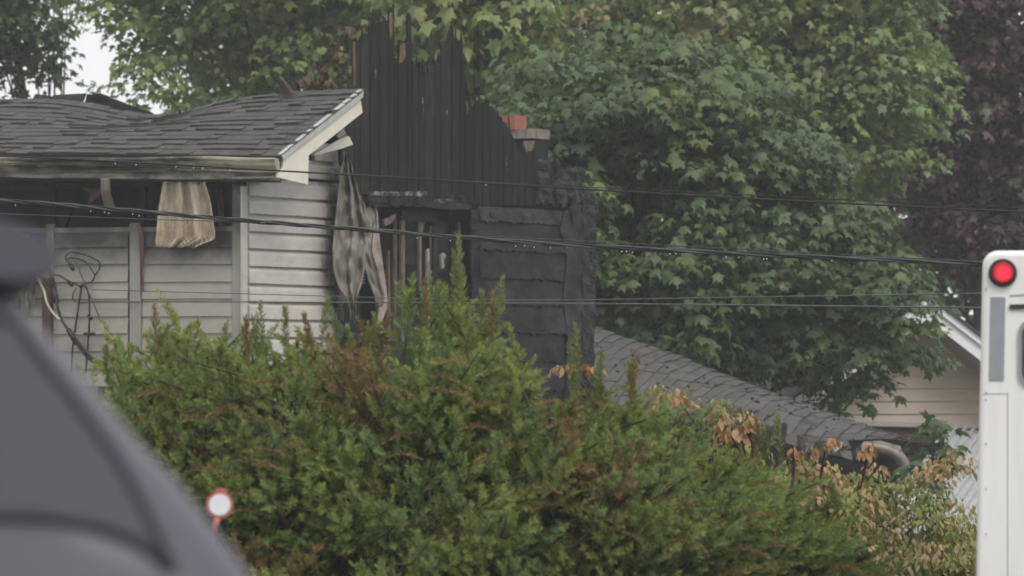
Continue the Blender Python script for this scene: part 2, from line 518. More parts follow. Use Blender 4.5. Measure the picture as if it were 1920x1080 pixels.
# curled shingle standing up on the roof
g = RIDGE.off(0.06)
cv = []; cf = []
rows = [(143, 518, 526, 0.16), (150, 520, 534, 0.15), (158, 523, 541, 0.13), (167, 526, 549, 0.11), (176, 523, 557, 0.10), (184, 517, 563, 0.10)]
for y, xa, xb, o in rows:
    for k in range(4):
        t = k / 3
        p = g.off(o + 0.03 * math.sin(math.pi * t)).P(xa + (xb - xa) * t, y + 2 * t * (y - 140) / 20)
        cv.append(p)
n0 = len(cv)
cv += [p - g.N() * 0.012 for p in cv]
for i in range(len(rows) - 1):
    for k in range(3):
        a = i * 4 + k; cf.append((a, a + 1, a + 5, a + 4)); cf.append((a + n0, a + 4 + n0, a + 5 + n0, a + 1 + n0))
for k in range(3): cf.append((k, k + n0, k + 1 + n0, k + 1))
for i in range(len(rows) - 1):
    a = i * 4; cf.append((a, a + 4, a + 4 + n0, a + n0)); a += 3; cf.append((a, a + n0, a + 4 + n0, a + 4))
obj('curled_shingle', cv, cf, M['curl'], roof)
# broken decking that stands up behind the sagged ridge
BK = RIDGE.off(-0.25)
for pts, mm, o in (([(95, 186), (100, 178), (160, 175), (152, 196), (120, 200)], 'curl', 0.0),
                   ([(158, 196), (163, 176), (186, 180), (215, 186), (240, 196), (284, 211), (286, 216), (200, 214), (150, 200)], 'deck', -0.1),
                   ([(172, 181), (176, 174), (190, 176), (205, 181), (200, 184), (186, 181)], 'deck', -0.06),
                   ([(365, 211), (372, 203), (400, 198), (402, 206), (380, 212)], 'deck', -0.2),
                   ([(395, 207), (430, 192), (470, 181), (505, 172), (512, 176), (470, 187), (430, 200)], 'deck', -0.15),
                   ([(60, 188), (66, 176), (90, 179), (110, 184), (110, 192)], 'curl', -0.1)):
    obj('broken_decking', *slab(BK, pts, 0.03, o), M[mm], roof)

# ---- rake fascia, drip edge, boxed return
obj('rake_fascia', *slab(RAKE, [(531, 298), (676, 186), (680, 211), (579, 291.5), (577.5, 346), (521.5, 333), (521.5, 318), (530.5, 316)], 0.03, -0.015), M['rake'], house)
dv = MB()
dv.add(*slab(RAKE, [(527, 289), (679, 167.5), (682, 170), (681, 182), (676, 186.5), (531.5, 299)], 0.05, 0.014))
dv.build('drip_edge', M['drip'], house)
# soffit board broken loose under the rake
sb = slab(END.off(0.38), [(585, 291), (610, 278), (638, 262), (655, 255.5), (662, 271), (640, 279), (618, 284), (600, 289)], 0.03)
obj('loose_soffit', *sb, M['rake'], house)
obj('loose_soffit', *slab(END.off(0.30), [(632, 255), (645, 241), (651, 256), (640, 262)], 0.02), M['melt_pale'], house)

# ---- gutter, eave fascia, soffit
gp = [(0.0, 0.0), (0.10, 0.012), (0.115, 0.0), (0.112, -0.02), (0.10, -0.035), (0.095, -0.075), (0.062, -0.112), (0.055, -0.14), (0.06, -0.15), (0.0, -0.15)]
gv = []; gf = []
NS = 40
for i in range(NS + 1):
    s = 0.0 + 5.5 * i / NS
    b = roofpt(s, 0.0); zt = b.z - 0.035 + 0.018 * nz(s * 0.8, 3.3) - 0.025 * math.exp(-((s - 3.2) / 1.0) ** 2)
    for k, (o, z) in enumerate(gp):
        w = 1.0 + 0.10 * nz(s * 1.3, k * 0.7, 9)
        gv.append(EAVE.Q(s + 0.012, zt + z * 1.0 * w, -0.02 + o * w))
K = len(gp)
for i in range(NS):
    for k in range(K - 1):
        a = i * K + k; gf.append((a, a + K, a + K + 1, a + 1))
gf.append(tuple(range(K))); gf.append(tuple(range(NS * K + K - 1, NS * K - 1, -1)))
gut = obj('gutter', gv, gf, M['gutter'], house)
# downspout elbow
pth = [EAVE.off(0.03).P(197, 334), EAVE.off(0.02).P(198, 345), EAVE.off(0.0).P(198, 358), EAVE.off(-0.06).P(201, 372), EAVE.off(-0.14).P(207, 389)]
obj('downspout', *tube(smooth_path(pth, 4), 0.058, 10), M['melt'], gut, smooth=True)
fv = MB()
for i in range(24):
    s0 = 5.5 * i / 24; s1 = 5.5 * (i + 1) / 24
    def fz(s): return roofpt(s, 0).z - 0.175 + 0.008 * nz(s * 1.1, 5)
    a = [EAVE.Q(s0 + .02, fz(s0), -0.035), EAVE.Q(s1 + .02, fz(s1), -0.035), EAVE.Q(s1 + .02, fz(s1) - 0.10, -0.035), EAVE.Q(s0 + .02, fz(s0) - 0.10, -0.035)]
    fv.add(a, [(0, 3, 2, 1)])
    a2 = [a[3], a[2], a[2] - FRONT.N() * (EA - 0.06), a[3] - FRONT.N() * (EA - 0.06)]
    if i < 5: fv.add(a2, [(0, 3, 2, 1)])
fv.build('eave_fascia', M['fascia'], house)
# upper fascia strip just under the shingles
fu = MB()
for i in range(24):
    s0 = 5.5 * i / 24; s1 = 5.5 * (i + 1) / 24
    a = [EAVE.Q(s, roofpt(s, 0).z - d, -0.024) for s, d in ((s0 + .02, 0.02), (s1 + .02, 0.02), (s1 + .02, 0.30), (s0 + .02, 0.30))]
    a = [p - FRONT.N() * 0.03 for p in a]
    fu.add(a, [(0, 3, 2, 1)])
fu.build('sub_fascia', M['deck'], house)
# boxed soffit under the rake return
so = [RAKE.Q(0.03, zpix(333, E0.y) - 0.0, -0.02), RAKE.Q(0.62, zpix(345, RAKE.Q(0.62, 0).y), -0.02)]
zs0, zs1 = so[0].z, so[1].z
a = [RAKE.Q(0.02, zs0, -0.02), RAKE.Q(0.60, zs0 - 0.01, -0.02), RAKE.Q(0.60, zs0 - 0.01, -EB), RAKE.Q(0.02, zs0, -EB)]
obj('soffit', a + [v + Vector((0, 0, 0.02)) for v in a], BOXF, M['soffit'], house)
# rake soffit that closes the overhang up the slope
a = [RAKE.Q(t, zE + RISE * t / RUN - 0.09, o) for t, o in ((0.6, -0.05), (RUN * 0.9, -0.05), (RUN * 0.9, -EB), (0.6, -EB))]
obj('rake_soffit', a + [v + Vector((0, 0, 0.015)) for v in a], BOXF, M['soffit'], house)

# ---- lap siding on the end wall
def lap(pl, x0, x1, yt0, yb0, mat, parent, name='siding_board', proud=0.024, dutch=True, level=True, n=8, yt1=None, yb1=None, wob=0.0, ragged=0.0, clip=None):
    """one lap board from pixel column x0 to x1; heights given at x0 (level in the world) or at both ends"""
    P0 = pl.P(x0, 0); D0 = P0.y
    t0, t1 = pl.run(x0), pl.run(x1)
    v = []; f = []
    prof = [(0.0, 0.001), (0.10, 0.003), (0.20, proud * 0.45), (0.32, proud * 0.84), (0.40, proud * 0.90), (1.0, proud), (1.0, 0.0)] if dutch else [(0.0, 0.003), (1.0, proud), (1.0, 0.0)]
    for i in range(n + 1):
        t = t0 + (t1 - t0) * i / n
        q = pl.Q(t, 0)
        if level:
            zt, zb = zpix(yt0, D0), zpix(yb0, D0)
        else:
            xx = x0 + (x1 - x0) * i / n
            zt = zpix(yt0 + (yt1 - yt0) * i / n, q.y); zb = zpix(yb0 + (yb1 - yb0) * i / n, q.y)
        wz = wob * nz(t * 2.3, yb0 * 0.31)
        zt += wz; zb += wz - abs(ragged * nz(t * 14, yb0))
        for k, (a, o) in enumerate(prof):
            v.append(pl.Q(t, zt + (zb - zt) * a, o + wob * 0.6 * nz(t * 2.1, yb0 * .2, 7)))
    K = len(prof)
    for i in range(n):
        for k in range(K - 1):
            a = i * K + k; f.append((a, a + 1, a + K + 1, a + K))
        a = i * K; f.append((a + K - 1, a, a + K, a + 2 * K - 1))
    f.append(tuple(range(K - 1, -1, -1))); f.append(tuple(range(n * K, n * K + K)))
    return obj(name, v, f, mat, parent)

backing = MB()
zb_, zt_ = GH, zpix(340, 60)
backing.add([END.Q(0.0, zb_, -0.005), END.Q(1.70, zb_, -0.005), END.Q(1.70, zt_ + 0.42, -0.005), END.Q(0.9, zt_ + 0.28, -0.005), END.Q(0.0, zt_ - 0.06, -0.005)], [(0, 1, 2, 3, 4)])
endwall = backing.build('end_wall', M['char'], house)
edge = {291: 600, 305: 622, 324: 628, 336: 630, 367: 632, 400: 626, 433: 622, 465: 619, 498: 616, 531: 632, 564: 636, 597: 628, 630: 622, 663: 622, 696: 622, 729: 622}
ys = [301, 334, 367, 400, 433, 465, 498, 531, 564, 597, 630, 663, 696, 729, 762]
rights = [628, 634, 636, 630, 626, 621, 618, 634, 640, 640, 636, 630, 630, 630, 630]
for i, yb in enumerate(ys):
    x0 = 462 if i > 1 else (560 if i == 1 else 584)
    ytop = (ys[i - 1] if i else yb - 33) - 1
    lap(END, x0, rights[i] + random.uniform(-2, 3), ytop, yb, M['siding_end'], endwall, wob=0.006 if i > 1 else 0.012, proud=0.050)
# curled melted tips at the burnt ends of the boards
for i in range(2, 9):
    yb = ys[i]; xr = rights[i]
    p = [(xr - 5, yb - 26), (xr + random.uniform(2, 7), yb - 24 + random.uniform(0, 5)), (xr + random.uniform(4, 10), yb - 10), (xr + random.uniform(0, 6), yb + 3), (xr - 6, yb + 2)]
    dy = 0.05 * 160
    obj('melted_tip', *slab(END, [(x, y + dy) for x, y in p], 0.006, 0.03 + random.uniform(0, 0.02)), M['melt'], endwall)
# corner post
obj('corner_post', *slab(END, [(455, 349), (464.5, 349), (464.5, 800), (455, 800)], 0.03, 0.03), M['siding_end'], house)

# ---- front wall
backing = MB()
backing.add([FRONT.Q(0, GH, -0.006), FRONT.Q(5.2, GH, -0.006), FRONT.Q(5.2, zpix(434, 60), -0.006), FRONT.Q(0, zpix(434, 60), -0.006)], [(0, 3, 2, 1)])
frontwall = backing.build('front_wall', M['char'], house)
for seg, (xa, xb) in enumerate(((437, 268), (241, 96), (88, -90))):
    yl = [432, 464, 496, 529, 561, 594, 626, 659, 692, 725]
    for i, yb in enumerate(yl[1:] if seg != 2 else yl[1:]):
        s = 0.0
        lap(FRONT, xb, xa, yl[i] + (0.5 if seg else -0.5), yb - 0.5 + (0.8 if seg else 0), M['siding_front'], frontwall, proud=0.024, dutch=False, level=False,
            yt1=yl[i] - 0.5, yb1=yb - 1.2, wob=0.003, n=6)
for pts, o, th in (([(435.5, 345), (454.5, 345), (454.5, 800), (435.5, 800)], 0.028, 0.06),
                   ([(243, 418), (262, 418), (264, 800), (243, 800)], 0.035, 0.05),
                   ([(86, 420), (100, 420), (100, 800), (86, 800)], 0.03, 0.05)):
    obj('wall_trim', *slab(FRONT, pts, th, o), M['trim'], house)
obj('torn_trim', *slab(FRONT, [(259, 420), (267, 428), (270, 470), (267, 500), (269, 546), (265, 546), (263, 500)], 0.008, 0.05), M['brown'], house)
# window posts and header inside the burnt-out opening
for pts, o, mm in (([(428, 345), (435, 345), (435, 434), (428, 434)], -0.04, 'char'), ([(262, 345), (272, 345), (270, 430), (262, 430)], -0.05, 'char'),
                   ([(92, 345), (104, 345), (102, 430), (92, 430)], -0.05, 'char'), ([(-80, 342), (436, 338), (436, 350), (-80, 354)], -0.03, 'char'),
                   ([(405, 352), (412, 352), (418, 430), (411, 430)], -0.3, 'raw_wood'), ([(150, 350), (158, 350), (120, 428), (110, 428)], -0.35, 'char'),
                   ([(150, 352), (175, 348), (196, 356), (180, 372), (165, 382), (170, 362)], -0.22, 'raw_wood')):
    obj('charred_stud', *slab(FRONT, pts, 0.05, o), M[mm], house)
obj('sill_board', *slab(FRONT, [(-80, 429), (436, 424), (436, 433), (-80, 438)], 0.10, 0.012), M['trim'], house)
# rooms behind the openings
iv = MB()
iv.add([FRONT.Q(0.1, GH, -1.3), FRONT.Q(5.4, GH, -1.3), FRONT.Q(5.4, zE, -1.3), FRONT.Q(0.1, zE, -1.3)], [(0, 3, 2, 1)])
iv.add([FRONT.Q(5.4, GH, 0), FRONT.Q(5.4, zE, 0), FRONT.Q(5.4, zE, -3.6), FRONT.Q(5.4, GH, -3.6)], [(0, 1, 2, 3)])
iv.add([END.Q(0.2, GH, -0.9), END.Q(8.0, GH, -0.9), END.Q(8.0, zpix(330, 66), -0.9), END.Q(1.9, zpix(330, 62), -0.9), END.Q(0.2, zE, -0.9)], [(0, 1, 2, 3, 4)])
iv.add([END.Q(0.1, 0.0, -0.01), END.Q(8.0, 0.0, -0.01), END.Q(8.0, 0.0, -3), END.Q(0.1, 0.0, -3)], [(0, 1, 2, 3)])
iv.build('room_wall', M['interior'], house)

# ---- blackened wing: vertical boards with a burnt-off top
TP = [(640, 300), (648, 255), (655, 230), (660, 215), (664, 78), (670, 75), (680, 72), (692, 65), (693.5, 54), (705, 46), (720, 38), (729, 42), (730, 23), (734, 20), (738, 24), (739.5, 116),
      (746, 112), (747.5, 82), (755, 77), (762.5, 80), (765, 30), (767, 27), (770.5, 33), (773, 112), (783, 128), (790, 126), (803, 138), (807, 122), (816, 128), (825, 114),
      (827, 90), (834, 84), (840, 78), (842, 60), (847, 56), (853, 75), (860, 80), (867, 77), (870, 138), (876, 160), (880, 180), (888, 208), (893, 190), (903, 193),
      (917, 187), (918.5, 203), (930, 210), (941, 224), (953, 240), (965, 263), (973, 283), (985, 289), (1000, 284), (1010, 300), (1016, 322), (1040, 330), (1092, 335)]
tx = [p[0] for p in TP]; ty = [p[1] for p in TP]
wing = MB()
wing.add(*slab(END, [(660, 260), (672, 100), (728, 75), (742, 135), (785, 145), (868, 160), (890, 220), (925, 225), (965, 275), (1010, 310), (1090, 345), (1090, 384), (898, 384), (690, 366), (648, 366)], 0.02, -0.03))
wingwall = wing.build('wing_wall', M['char'], house)
seams = [641, 651, 664, 676, 693, 712, 728.5, 739.5, 746.5, 763.5, 773, 785, 797, 815, 827, 847, 863, 872, 890, 905, 918, 934, 944, 960, 973, 985, 1001, 1014, 1032, 1046, 1064, 1078, 1092]
for i in range(len(seams) - 1):
    x0, x1 = seams[i] + random.uniform(0.2, 0.7), seams[i + 1] - random.uniform(0.2, 0.7)
    wdt = x1 - x0
    xs = sorted(set([x0, x1] + [x for x in tx if x0 < x < x1] + [x0 + wdt * k / 11 for k in range(1, 11)]))
    sl = random.uniform(-7, 7)
    topl = [(x, interp(x, tx, ty) + sl * ((x - x0) / wdt - 0.5) + random.choice([-7, -3, 0, 2, 5]) * random.random()) for x in xs]
    if x0 < 692: yb = 640 if x0 < 676 else 372
    elif x0 < 890: yb = 364 + (x0 - 690) / 200 * 14
    else: yb = 384 + (x0 - 890) * 0.02
    # side edges eaten by the fire near the top, straighter lower down
    yt = topl[-1][1]
    right = [(x1 - max(0, random.uniform(-0.9, 0.8)), yt + (yb - yt) * k / 9) for k in range(1, 9)]
    yt = topl[0][1]
    left = [(x0 + max(0, random.uniform(-0.9, 0.8)), yb - (yb - yt) * k / 9) for k in range(1, 9)]
    poly = topl + right + [(x1, yb + random.uniform(-1, 2)), (x0, yb + random.uniform(-1, 2))] + left
    mm = M['char_green'] if (x0 < 800 or random.random() < 0.25) else M['char']
    obj('charred_board', *slab(END, poly, 0.022, random.uniform(-0.004, 0.005)), mm, wingwall)
# charred studs that still stand behind the boards
for x, y in ((700, 70), (756, 100), (818, 128), (856, 92), (925, 214)):
    obj('charred_stud', *rough_block(END, x, x + 7, y + 8, 380, 0.09, 0.03, -0.06, 9, 2, 24, 2, x * 0.1) if False else slab(END, [(x, y + 10), (x + 3, y), (x + 7, y + 6), (x + 7, 380), (x, 380)], 0.09, -0.06), M['char'], wingwall)
for k in range(46):
    x = random.uniform(668, 1008); y = interp(x, tx, ty)
    h = random.choice([6, 9, 14, 22, 30]) * random.uniform(0.6, 1.1); w = random.uniform(1.2, 3.4); l = random.uniform(-3, 3)
    obj('splinter', *slab(END, [(x - w, y + 14), (x - w * 0.5 + l * 0.5, y - h * 0.5), (x + l, y - h), (x + w * 0.6 + l * 0.4, y - h * 0.4), (x + w, y + 14)], 0.012, random.uniform(-0.03, 0.012)), M['char'], wingwall)
for x, y0, y1 in ((793, 184, 232), (704, 120, 150), (838, 210, 240), (950, 300, 322)):
    obj('ash_streak', *slab(END, [(x - 1.2, y0), (x + 1, y0 - 4), (x + 2, (y0 + y1) / 2), (x + 0.6, y1), (x - 1, y1 - 6), (x - 0.4, (y0 + y1) / 2)], 0.003, 0.009), M['ash'], wingwall)
# raw wood where boards split, and the orange edge at the left
obj('splintered_wood', *slab(END, [(664, 80), (666, 78), (667, 160), (664.5, 164)], 0.02, 0.012), M['raw_wood'], wingwall)
obj('splintered_wood', *slab(END, [(751, 84), (758, 80), (761, 104), (755, 117), (749, 118)], 0.006, 0.013), M['raw_wood'], wingwall)
obj('splintered_wood', *slab(END, [(729.5, 46), (731, 26), (735, 22), (736, 60), (732, 74)], 0.006, 0.013), M['raw_wood'], wingwall)
obj('splintered_wood', *slab(END, [(873, 190), (876, 188), (879, 204), (876, 214)], 0.006, 0.013), M['tan_wood'], wingwall)
# lower lap boards of the wing
yl = [386, 412, 466, 519, 569, 622, 676, 730, 785]
lapwall = obj('wing_lap_wall', *slab(END, [(892, 384), (1092, 384), (1112, 800), (892, 800)], 0.02, -0.02), M['char'], house)
for i in range(len(yl) - 1):
    lap(END, 897, 1060 + random.uniform(-6, 10), yl[i], yl[i + 1] - 1 + random.uniform(-1, 1), M['char_lap'], lapwall, 'charred_lap_board', proud=0.03, dutch=False, n=40, wob=0.012, ragged=0.06)
# charred sheathing strip by the corner, knot hole
obj('charred_sheathing', *slab(END, [(1058, 398), (1070, 388), (1078, 372), (1082, 384), (1093, 384), (1094, 800), (1054, 800), (1066, 640), (1056, 560), (1064, 480), (1050, 430)], 0.01, 0.034), M['char_lap'], lapwall)
obj('knot_hole', *slab(END, [(918, 399), (924, 396), (929, 400), (926, 407), (921, 408)], 0.01, 0.028), M['interior'], lapwall)

def rough_block(pl, x0, x1, y0, y1, depth, amp, o, freq=9.0, nx=6, ny=12, nd=3, seed=0.0):
    q = pl.off(o)
    bm = bmesh.new()
    idx = {}
    def vert(i, j, k):
        key = (i, j, k)
        if key in idx: return idx[key]
        x = x0 + (x1 - x0) * i / nx; y = y0 + (y1 - y0) * j / ny
        p = q.P(x, y) - q.N() * (depth * k / nd)
        w = Vector((nz(p.x * freq + seed, p.y * freq, p.z * freq), nz(p.x * freq, p.y * freq + 7 + seed, p.z * freq), nz(p.x * freq, p.y * freq, p.z * freq + 13 + seed)))
        idx[key] = bm.verts.new(p + w * amp); return idx[key]
    for i in range(nx):
        for j in range(ny):
            for k in (0, nd):
                bm.faces.new([vert(i, j, k), vert(i + 1, j, k), vert(i + 1, j + 1, k), vert(i, j + 1, k)])
    for i in range(nx):
        for k in range(nd):
            for j in (0, ny):
                bm.faces.new([vert(i, j, k), vert(i + 1, j, k), vert(i + 1, j, k + 1), vert(i, j, k + 1)])
    for j in range(ny):
        for k in range(nd):
            for i in (0, nx):
                bm.faces.new([vert(i, j, k), vert(i, j + 1, k), vert(i, j + 1, k + 1), vert(i, j, k + 1)])
    bmesh.ops.recalc_face_normals(bm, faces=bm.faces)
    v = [tuple(a.co) for a in bm.verts]; bm.verts.index_update()
    f = [tuple(a.index for a in fc.verts) for fc in bm.faces]
    bm.free()
    return v, f
obj('charred_post', *rough_block(END, 1093, 1117, 378, 800, 0.16, 0.05, 0.05, 7, 3, 60, 2), M['char_block'], house)
obj('charred_post', *rough_block(END, 1087, 1104, 352, 400, 0.12, 0.05, 0.02, 9, 3, 10, 2, 3.0), M['char_block'], house)
obj('charred_beam_end', *rough_block(END, 1042, 1092, 316, 384, 0.22, 0.06, 0.05, 10, 8, 10, 3, 5.0), M['char_block'], house)
obj('charred_beam_end', *rough_block(END, 1012, 1042, 301, 384, 0.2, 0.06, 0.04, 10, 6, 12, 3, 8.0), M['char_block'], house)
obj('charred_sliver', *slab(END, [(1072, 392), (1077, 368), (1080, 364), (1083, 374), (1086, 392), (1080, 418), (1076, 418)], 0.03, 0.07), M['char_lap'], house)
# far side of the wing
w0 = END.P(1108, 400)
sd = [END.Q(END.run(1108), GH, -0.02), END.Q(END.run(1108), GH, -3.2), END.Q(END.run(1108), zpix(400, 67), -3.2), END.Q(END.run(1108), zpix(400, 67), -0.02)]
obj('side_wall', sd + [v + Vector((-s30, -c30, 0)) * 0.05 for v in sd], BOXF, M['char'], house)

# ---- burnt window
wnd = obj('window', *slab(END, [(704, 384), (896, 390), (896, 800), (704, 800)], 0.02, -0.30), M['interior'], house)
for nm, pts, o, mm in (('header', [(753, 394), (823, 398), (823, 416), (753, 413)], -0.02, 'char_lap'), ('jamb', [(753, 413), (760, 413), (758, 640), (752, 640)], -0.02, 'tan_wood'),
                       ('jamb', [(814, 416), (822, 416), (820, 640), (811, 640)], -0.02, 'char_lap'), ('pane_board', [(761, 416), (781, 417), (780, 498), (760, 496)], -0.10, 'char_lap'),
                       ('sash_strip', [(786, 415), (797, 417), (794, 428), (791, 440), (791, 545), (787, 545), (786, 470)], -0.06, 'tan_wood'),
                       ('sash_strip', [(802, 470), (805, 466), (807, 520), (807, 640), (804, 640), (801, 515)], -0.05, 'melt_pale'),
                       ('sash_strip', [(809, 425), (811, 424), (811, 520), (809, 520)], -0.05, 'tan_wood'),
                       ('panel', [(822, 415), (838, 417), (837, 510), (821, 508)], -0.12, 'char_lap'), ('stud', [(741, 400), (745, 400), (744, 640), (740, 640)], -0.10, 'tan_wood'),
                       ('stud', [(846, 400), (852, 400), (852, 640), (845, 640)], -0.12, 'char'), ('stud', [(862, 415), (863.5, 415), (864, 640), (862, 640)], -0.08, 'tan_wood'),
                       ('stud', [(884, 392), (898, 392), (899, 640), (886, 640)], 0.01, 'char_block'), ('stud', [(728, 470), (731, 470), (733, 640), (728, 640)], -0.12, 'raw_wood'),
                       ('torn_scrap', [(720, 412), (731, 408), (742, 402), (740, 410), (735, 418), (722, 424)], -0.08, 'melt_pale'),
                       ('torn_scrap', [(827, 480), (832, 474), (837, 478), (832, 490), (834, 500), (829, 504)], -0.08, 'melt_pale')):
    obj(nm, *slab(END, pts, 0.03, o), M[mm], wnd)
# bent wire hanging in the window
pp = [END.off(-0.04).P(x, y) for x, y in ((788, 560), (790, 535), (796, 522), (803, 520), (806, 532), (807, 560))]
obj('bent_wire', *tube(smooth_path(pp, 5), 0.006, 5), M['grey_cable'], wnd)
led = obj('window_ledge', *rough_block(END, 688, 888, 366, 388, 0.16, 0.035, 0.12, 8, 30, 4, 3), M['char_block'], house)
obj('ash_crust', *rough_block(END, 694, 800, 360, 367, 0.10, 0.022, 0.13, 12, 24, 3, 2, 4.0), M['ash'], led)
obj('ash_crust', *rough_block(END, 812, 850, 374, 379, 0.06, 0.025, 0.13, 12, 10, 3, 2, 2.0), M['ash'], led)
obj('torn_ledge', *slab(END, [(690, 372), (740, 372), (800, 375), (880, 382), (886, 392), (850, 394), (800, 389), (760, 386), (720, 379), (695, 380)], 0.02, 0.125), M['char_lap'], led)

# ---- sheets of melted siding that hang down
def hang(name, pl, rows, cols, amp, folds, o, mat, parent, th=0.006, seed=0.0, nrow=36, uvs=False, smooth=True, crump=0.7):
    ysr = [r[0] for r in rows]
    v = []; uv = []
    for j in range(nrow + 1):
        y = ysr[0] + (ysr[-1] - ysr[0]) * j / nrow
        xl = interp(y, ysr, [r[1] for r in rows]); xr = interp(y, ysr, [r[2] for r in rows])
        bo = interp(y, ysr, [r[3] if len(r) > 3 else 0.0 for r in rows])
        for i in range(cols + 1):
            t = i / cols
            ph = t * folds * 2 * math.pi + seed + (1.0 + 1.2 * crump) * nz(y * 0.012, seed, t * 1.5)
            w = amp * (0.5 * math.sin(ph) + 0.8 * abs(math.sin(ph * 0.8 + 1))) + amp * crump * (1.3 * nz(t * 4 + seed, y * 0.035) + 0.6 * nz(t * 9 + seed, y * 0.08))
            v.append(pl.off(o + bo + w).P(xl + (xr - xl) * t + 1.2 * nz(y * 0.11, seed + i * 0.6), y + 3.0 * nz(t * 5, seed + 2) * (j / nrow)))
            uv.append((t, 1 - j / nrow))
    n0 = len(v)
    v += [p - pl.N() * th for p in v]; uv += uv
    f = []; K = cols + 1
    for j in range(nrow):
        for i in range(cols):
            a = j * K + i
            f.append((a, a + 1, a + K + 1, a + K)); f.append((a + n0, a + K + n0, a + K + 1 + n0, a + 1 + n0))
    for i in range(cols):
        f.append((i, i + n0, i + 1 + n0, i + 1)); a = nrow * K + i; f.append((a, a + 1, a + 1 + n0, a + n0))
    for j in range(nrow):
        a = j * K; f.append((a, a + K, a + K + n0, a + n0)); a += cols; f.append((a, a + n0, a + K + n0, a + K))
    return obj(name, v, f, mat, parent, smooth, uv if uvs else None)
hang('melted_siding', END, [(284, 646, 650), (300, 644, 657), (330, 637, 665), (370, 634, 675), (420, 628, 685), (470, 624, 686), (505, 625, 684), (530, 632, 680), (546, 640, 674), (556, 648, 670), (575, 655, 668), (604, 658, 666)],
     30, 0.06, 1.9, 0.17, M['melt'], house, seed=1.0)
hang('melted_siding', END, [(366, 671, 680), (385, 676, 694), (410, 680, 699), (440, 683, 698), (470, 676, 697), (500, 684, 706), (530, 692, 716), (555, 703, 722), (575, 706, 716)],
     14, 0.035, 0.9, 0.10, M['melt'], house, seed=2.3)
hang('torn_backing', END, [(372, 690, 700), (400, 697, 709), (440, 700, 711), (480, 697, 716), (520, 696, 722), (545, 706, 725), (560, 712, 727), (580, 709, 726), (612, 708, 713)],
     10, 0.018, 0.8, 0.06, M['melt_pale'], house, seed=4.0)
hang('torn_backing', END, [(284, 645, 648), (288, 643, 650), (294, 642, 652)], 3, 0.01, 0.5, 0.2, M['melt_pale'], house, seed=4.0, nrow=4)
# dangling shreds
for k in range(9):
    x = 676 + 4 * random.random(); y = 480 + k * 6
    obj('shred', *slab(END, [(x, y), (x + 7, y + 2), (x + 7, y + 4), (x, y + 3)], 0.004, 0.05), M['melt_pale'], house)
# rags at the far left opening
for k, (xa, xb, y0, y1) in enumerate(((20, 40, 470, 580), (36, 56, 480, 600), (52, 68, 490, 575), (0, 22, 480, 560))):
    hang('torn_lining', FRONT, [(y0 - 40, xa + 4, xb - 2), ((y0 + y1) / 2, xa, xb), (y1, xa + 6, xb - 4)], 8, 0.03, 1.5, 0.08, M['rag'], house, seed=k * 1.7)
obj('rusty_conduit', *slab(FRONT, [(78, 520), (94, 520), (96, 800), (80, 800)], 0.06, 0.09), M['brown'], house)

# ---- chimney behind the wing
chp = at(990, 250, 69.5)
chim = obj('chimney', *obox((chp.x + 0.02, chp.y), END.d, END.n, 0.40, 0.34, GH, zpix(262, 69.5)), M['char'], house)
cv_, cf_ = obox((chp.x, chp.y), END.d, END.n, 0.46, 0.40, zpix(261, 69.5), zpix(243, 69.5))
obj('cap', cv_, cf_, M['capstone'], chim)
fl = at(957, 230, 69.5)
zf0, zf1 = zpix(244, 69.5), zpix(217, 69.5)
flv = MB()
ring = []
for rr, z in ((0.155, zf0), (0.155, zf1), (0.125, zf1), (0.125, zf0 + 0.02)):
    ring.append([Vector((fl.x, fl.y, z)) + (V2(END.d) * a + V2(END.n) * b) * rr for a, b in ((-1, -1), (1, -1), (1, 1), (-1, 1))])
vv = [p for r_ in ring for p in r_]
fff = []
for i in range(3):
    for k in range(4):
        fff.append((i * 4 + k, i * 4 + (k + 1) % 4, (i + 1) * 4 + (k + 1) % 4, (i + 1) * 4 + k))
fff.append((12, 13, 14, 15))
obj('flue', vv, fff, M['flue'], chim)
obj('bare_patch', *slab(Plane((chp.x, chp.y - 0.5), (1, 0), (0, -1)), [(981, 264), (1003, 264), (1000, 280), (996, 290), (992, 300), (986, 312), (982, 308), (985, 292), (981, 280)], 0.02), M['tan_wood'], chim)

# ---- low sagging roof at the right
backp = [(1060, 596), (1110, 612), (1172, 633), (1274, 669), (1330, 694), (1440, 733), (1518, 760), (1596, 790), (1690, 822), (1700, 826)]
frontp = [(935, 768), (985, 772), (1045, 778), (1150, 792), (1215, 800), (1325, 790), (1425, 806), (1530, 838), (1648, 846), (1660, 848)]
bx = [0.0]
for i in range(1, len(backp)): bx.append(bx[-1] + backp[i][0] - backp[i - 1][0])
bx = [b / bx[-1] for b in bx]
def porch(u, v):
    b = at(interp(v, bx, [p[0] for p in backp]), interp(v, bx, [p[1] for p in backp]), 70.6 - 1.2 * v)
    f = at(interp(v, bx, [p[0] for p in frontp]), interp(v, bx, [p[1] for p in frontp]), 67.9 - 1.4 * v)
    p = f.lerp(b, u)
    p.z += 0.20 * math.sin(math.pi * u) * (1 - 0.5 * v) + 0.02 * nz(u * 5, v * 9, 2) + 0.015 * math.sin(v * 40 + u * 3) * (1 - u)
    return p
def porchn(u, v):
    e = 0.01
    a = porch(min(u + e, 1), v) - porch(max(u - e, 0), v); b = porch(u, min(v + e, 1)) - porch(u, max(v - e, 0))
    n = a.cross(b)
    return (n if n.z > 0 else -n).normalized()
pm = MB(); PU, PV = 10, 40
tp = [porch(i / PU, j / PV) - porchn(i / PU, j / PV) * 0.015 for j in range(PV + 1) for i in range(PU + 1)]
bt = [p - Vector((0, 0, 0.06)) for p in tp]; n0 = len(tp); K = PU + 1; pf = []
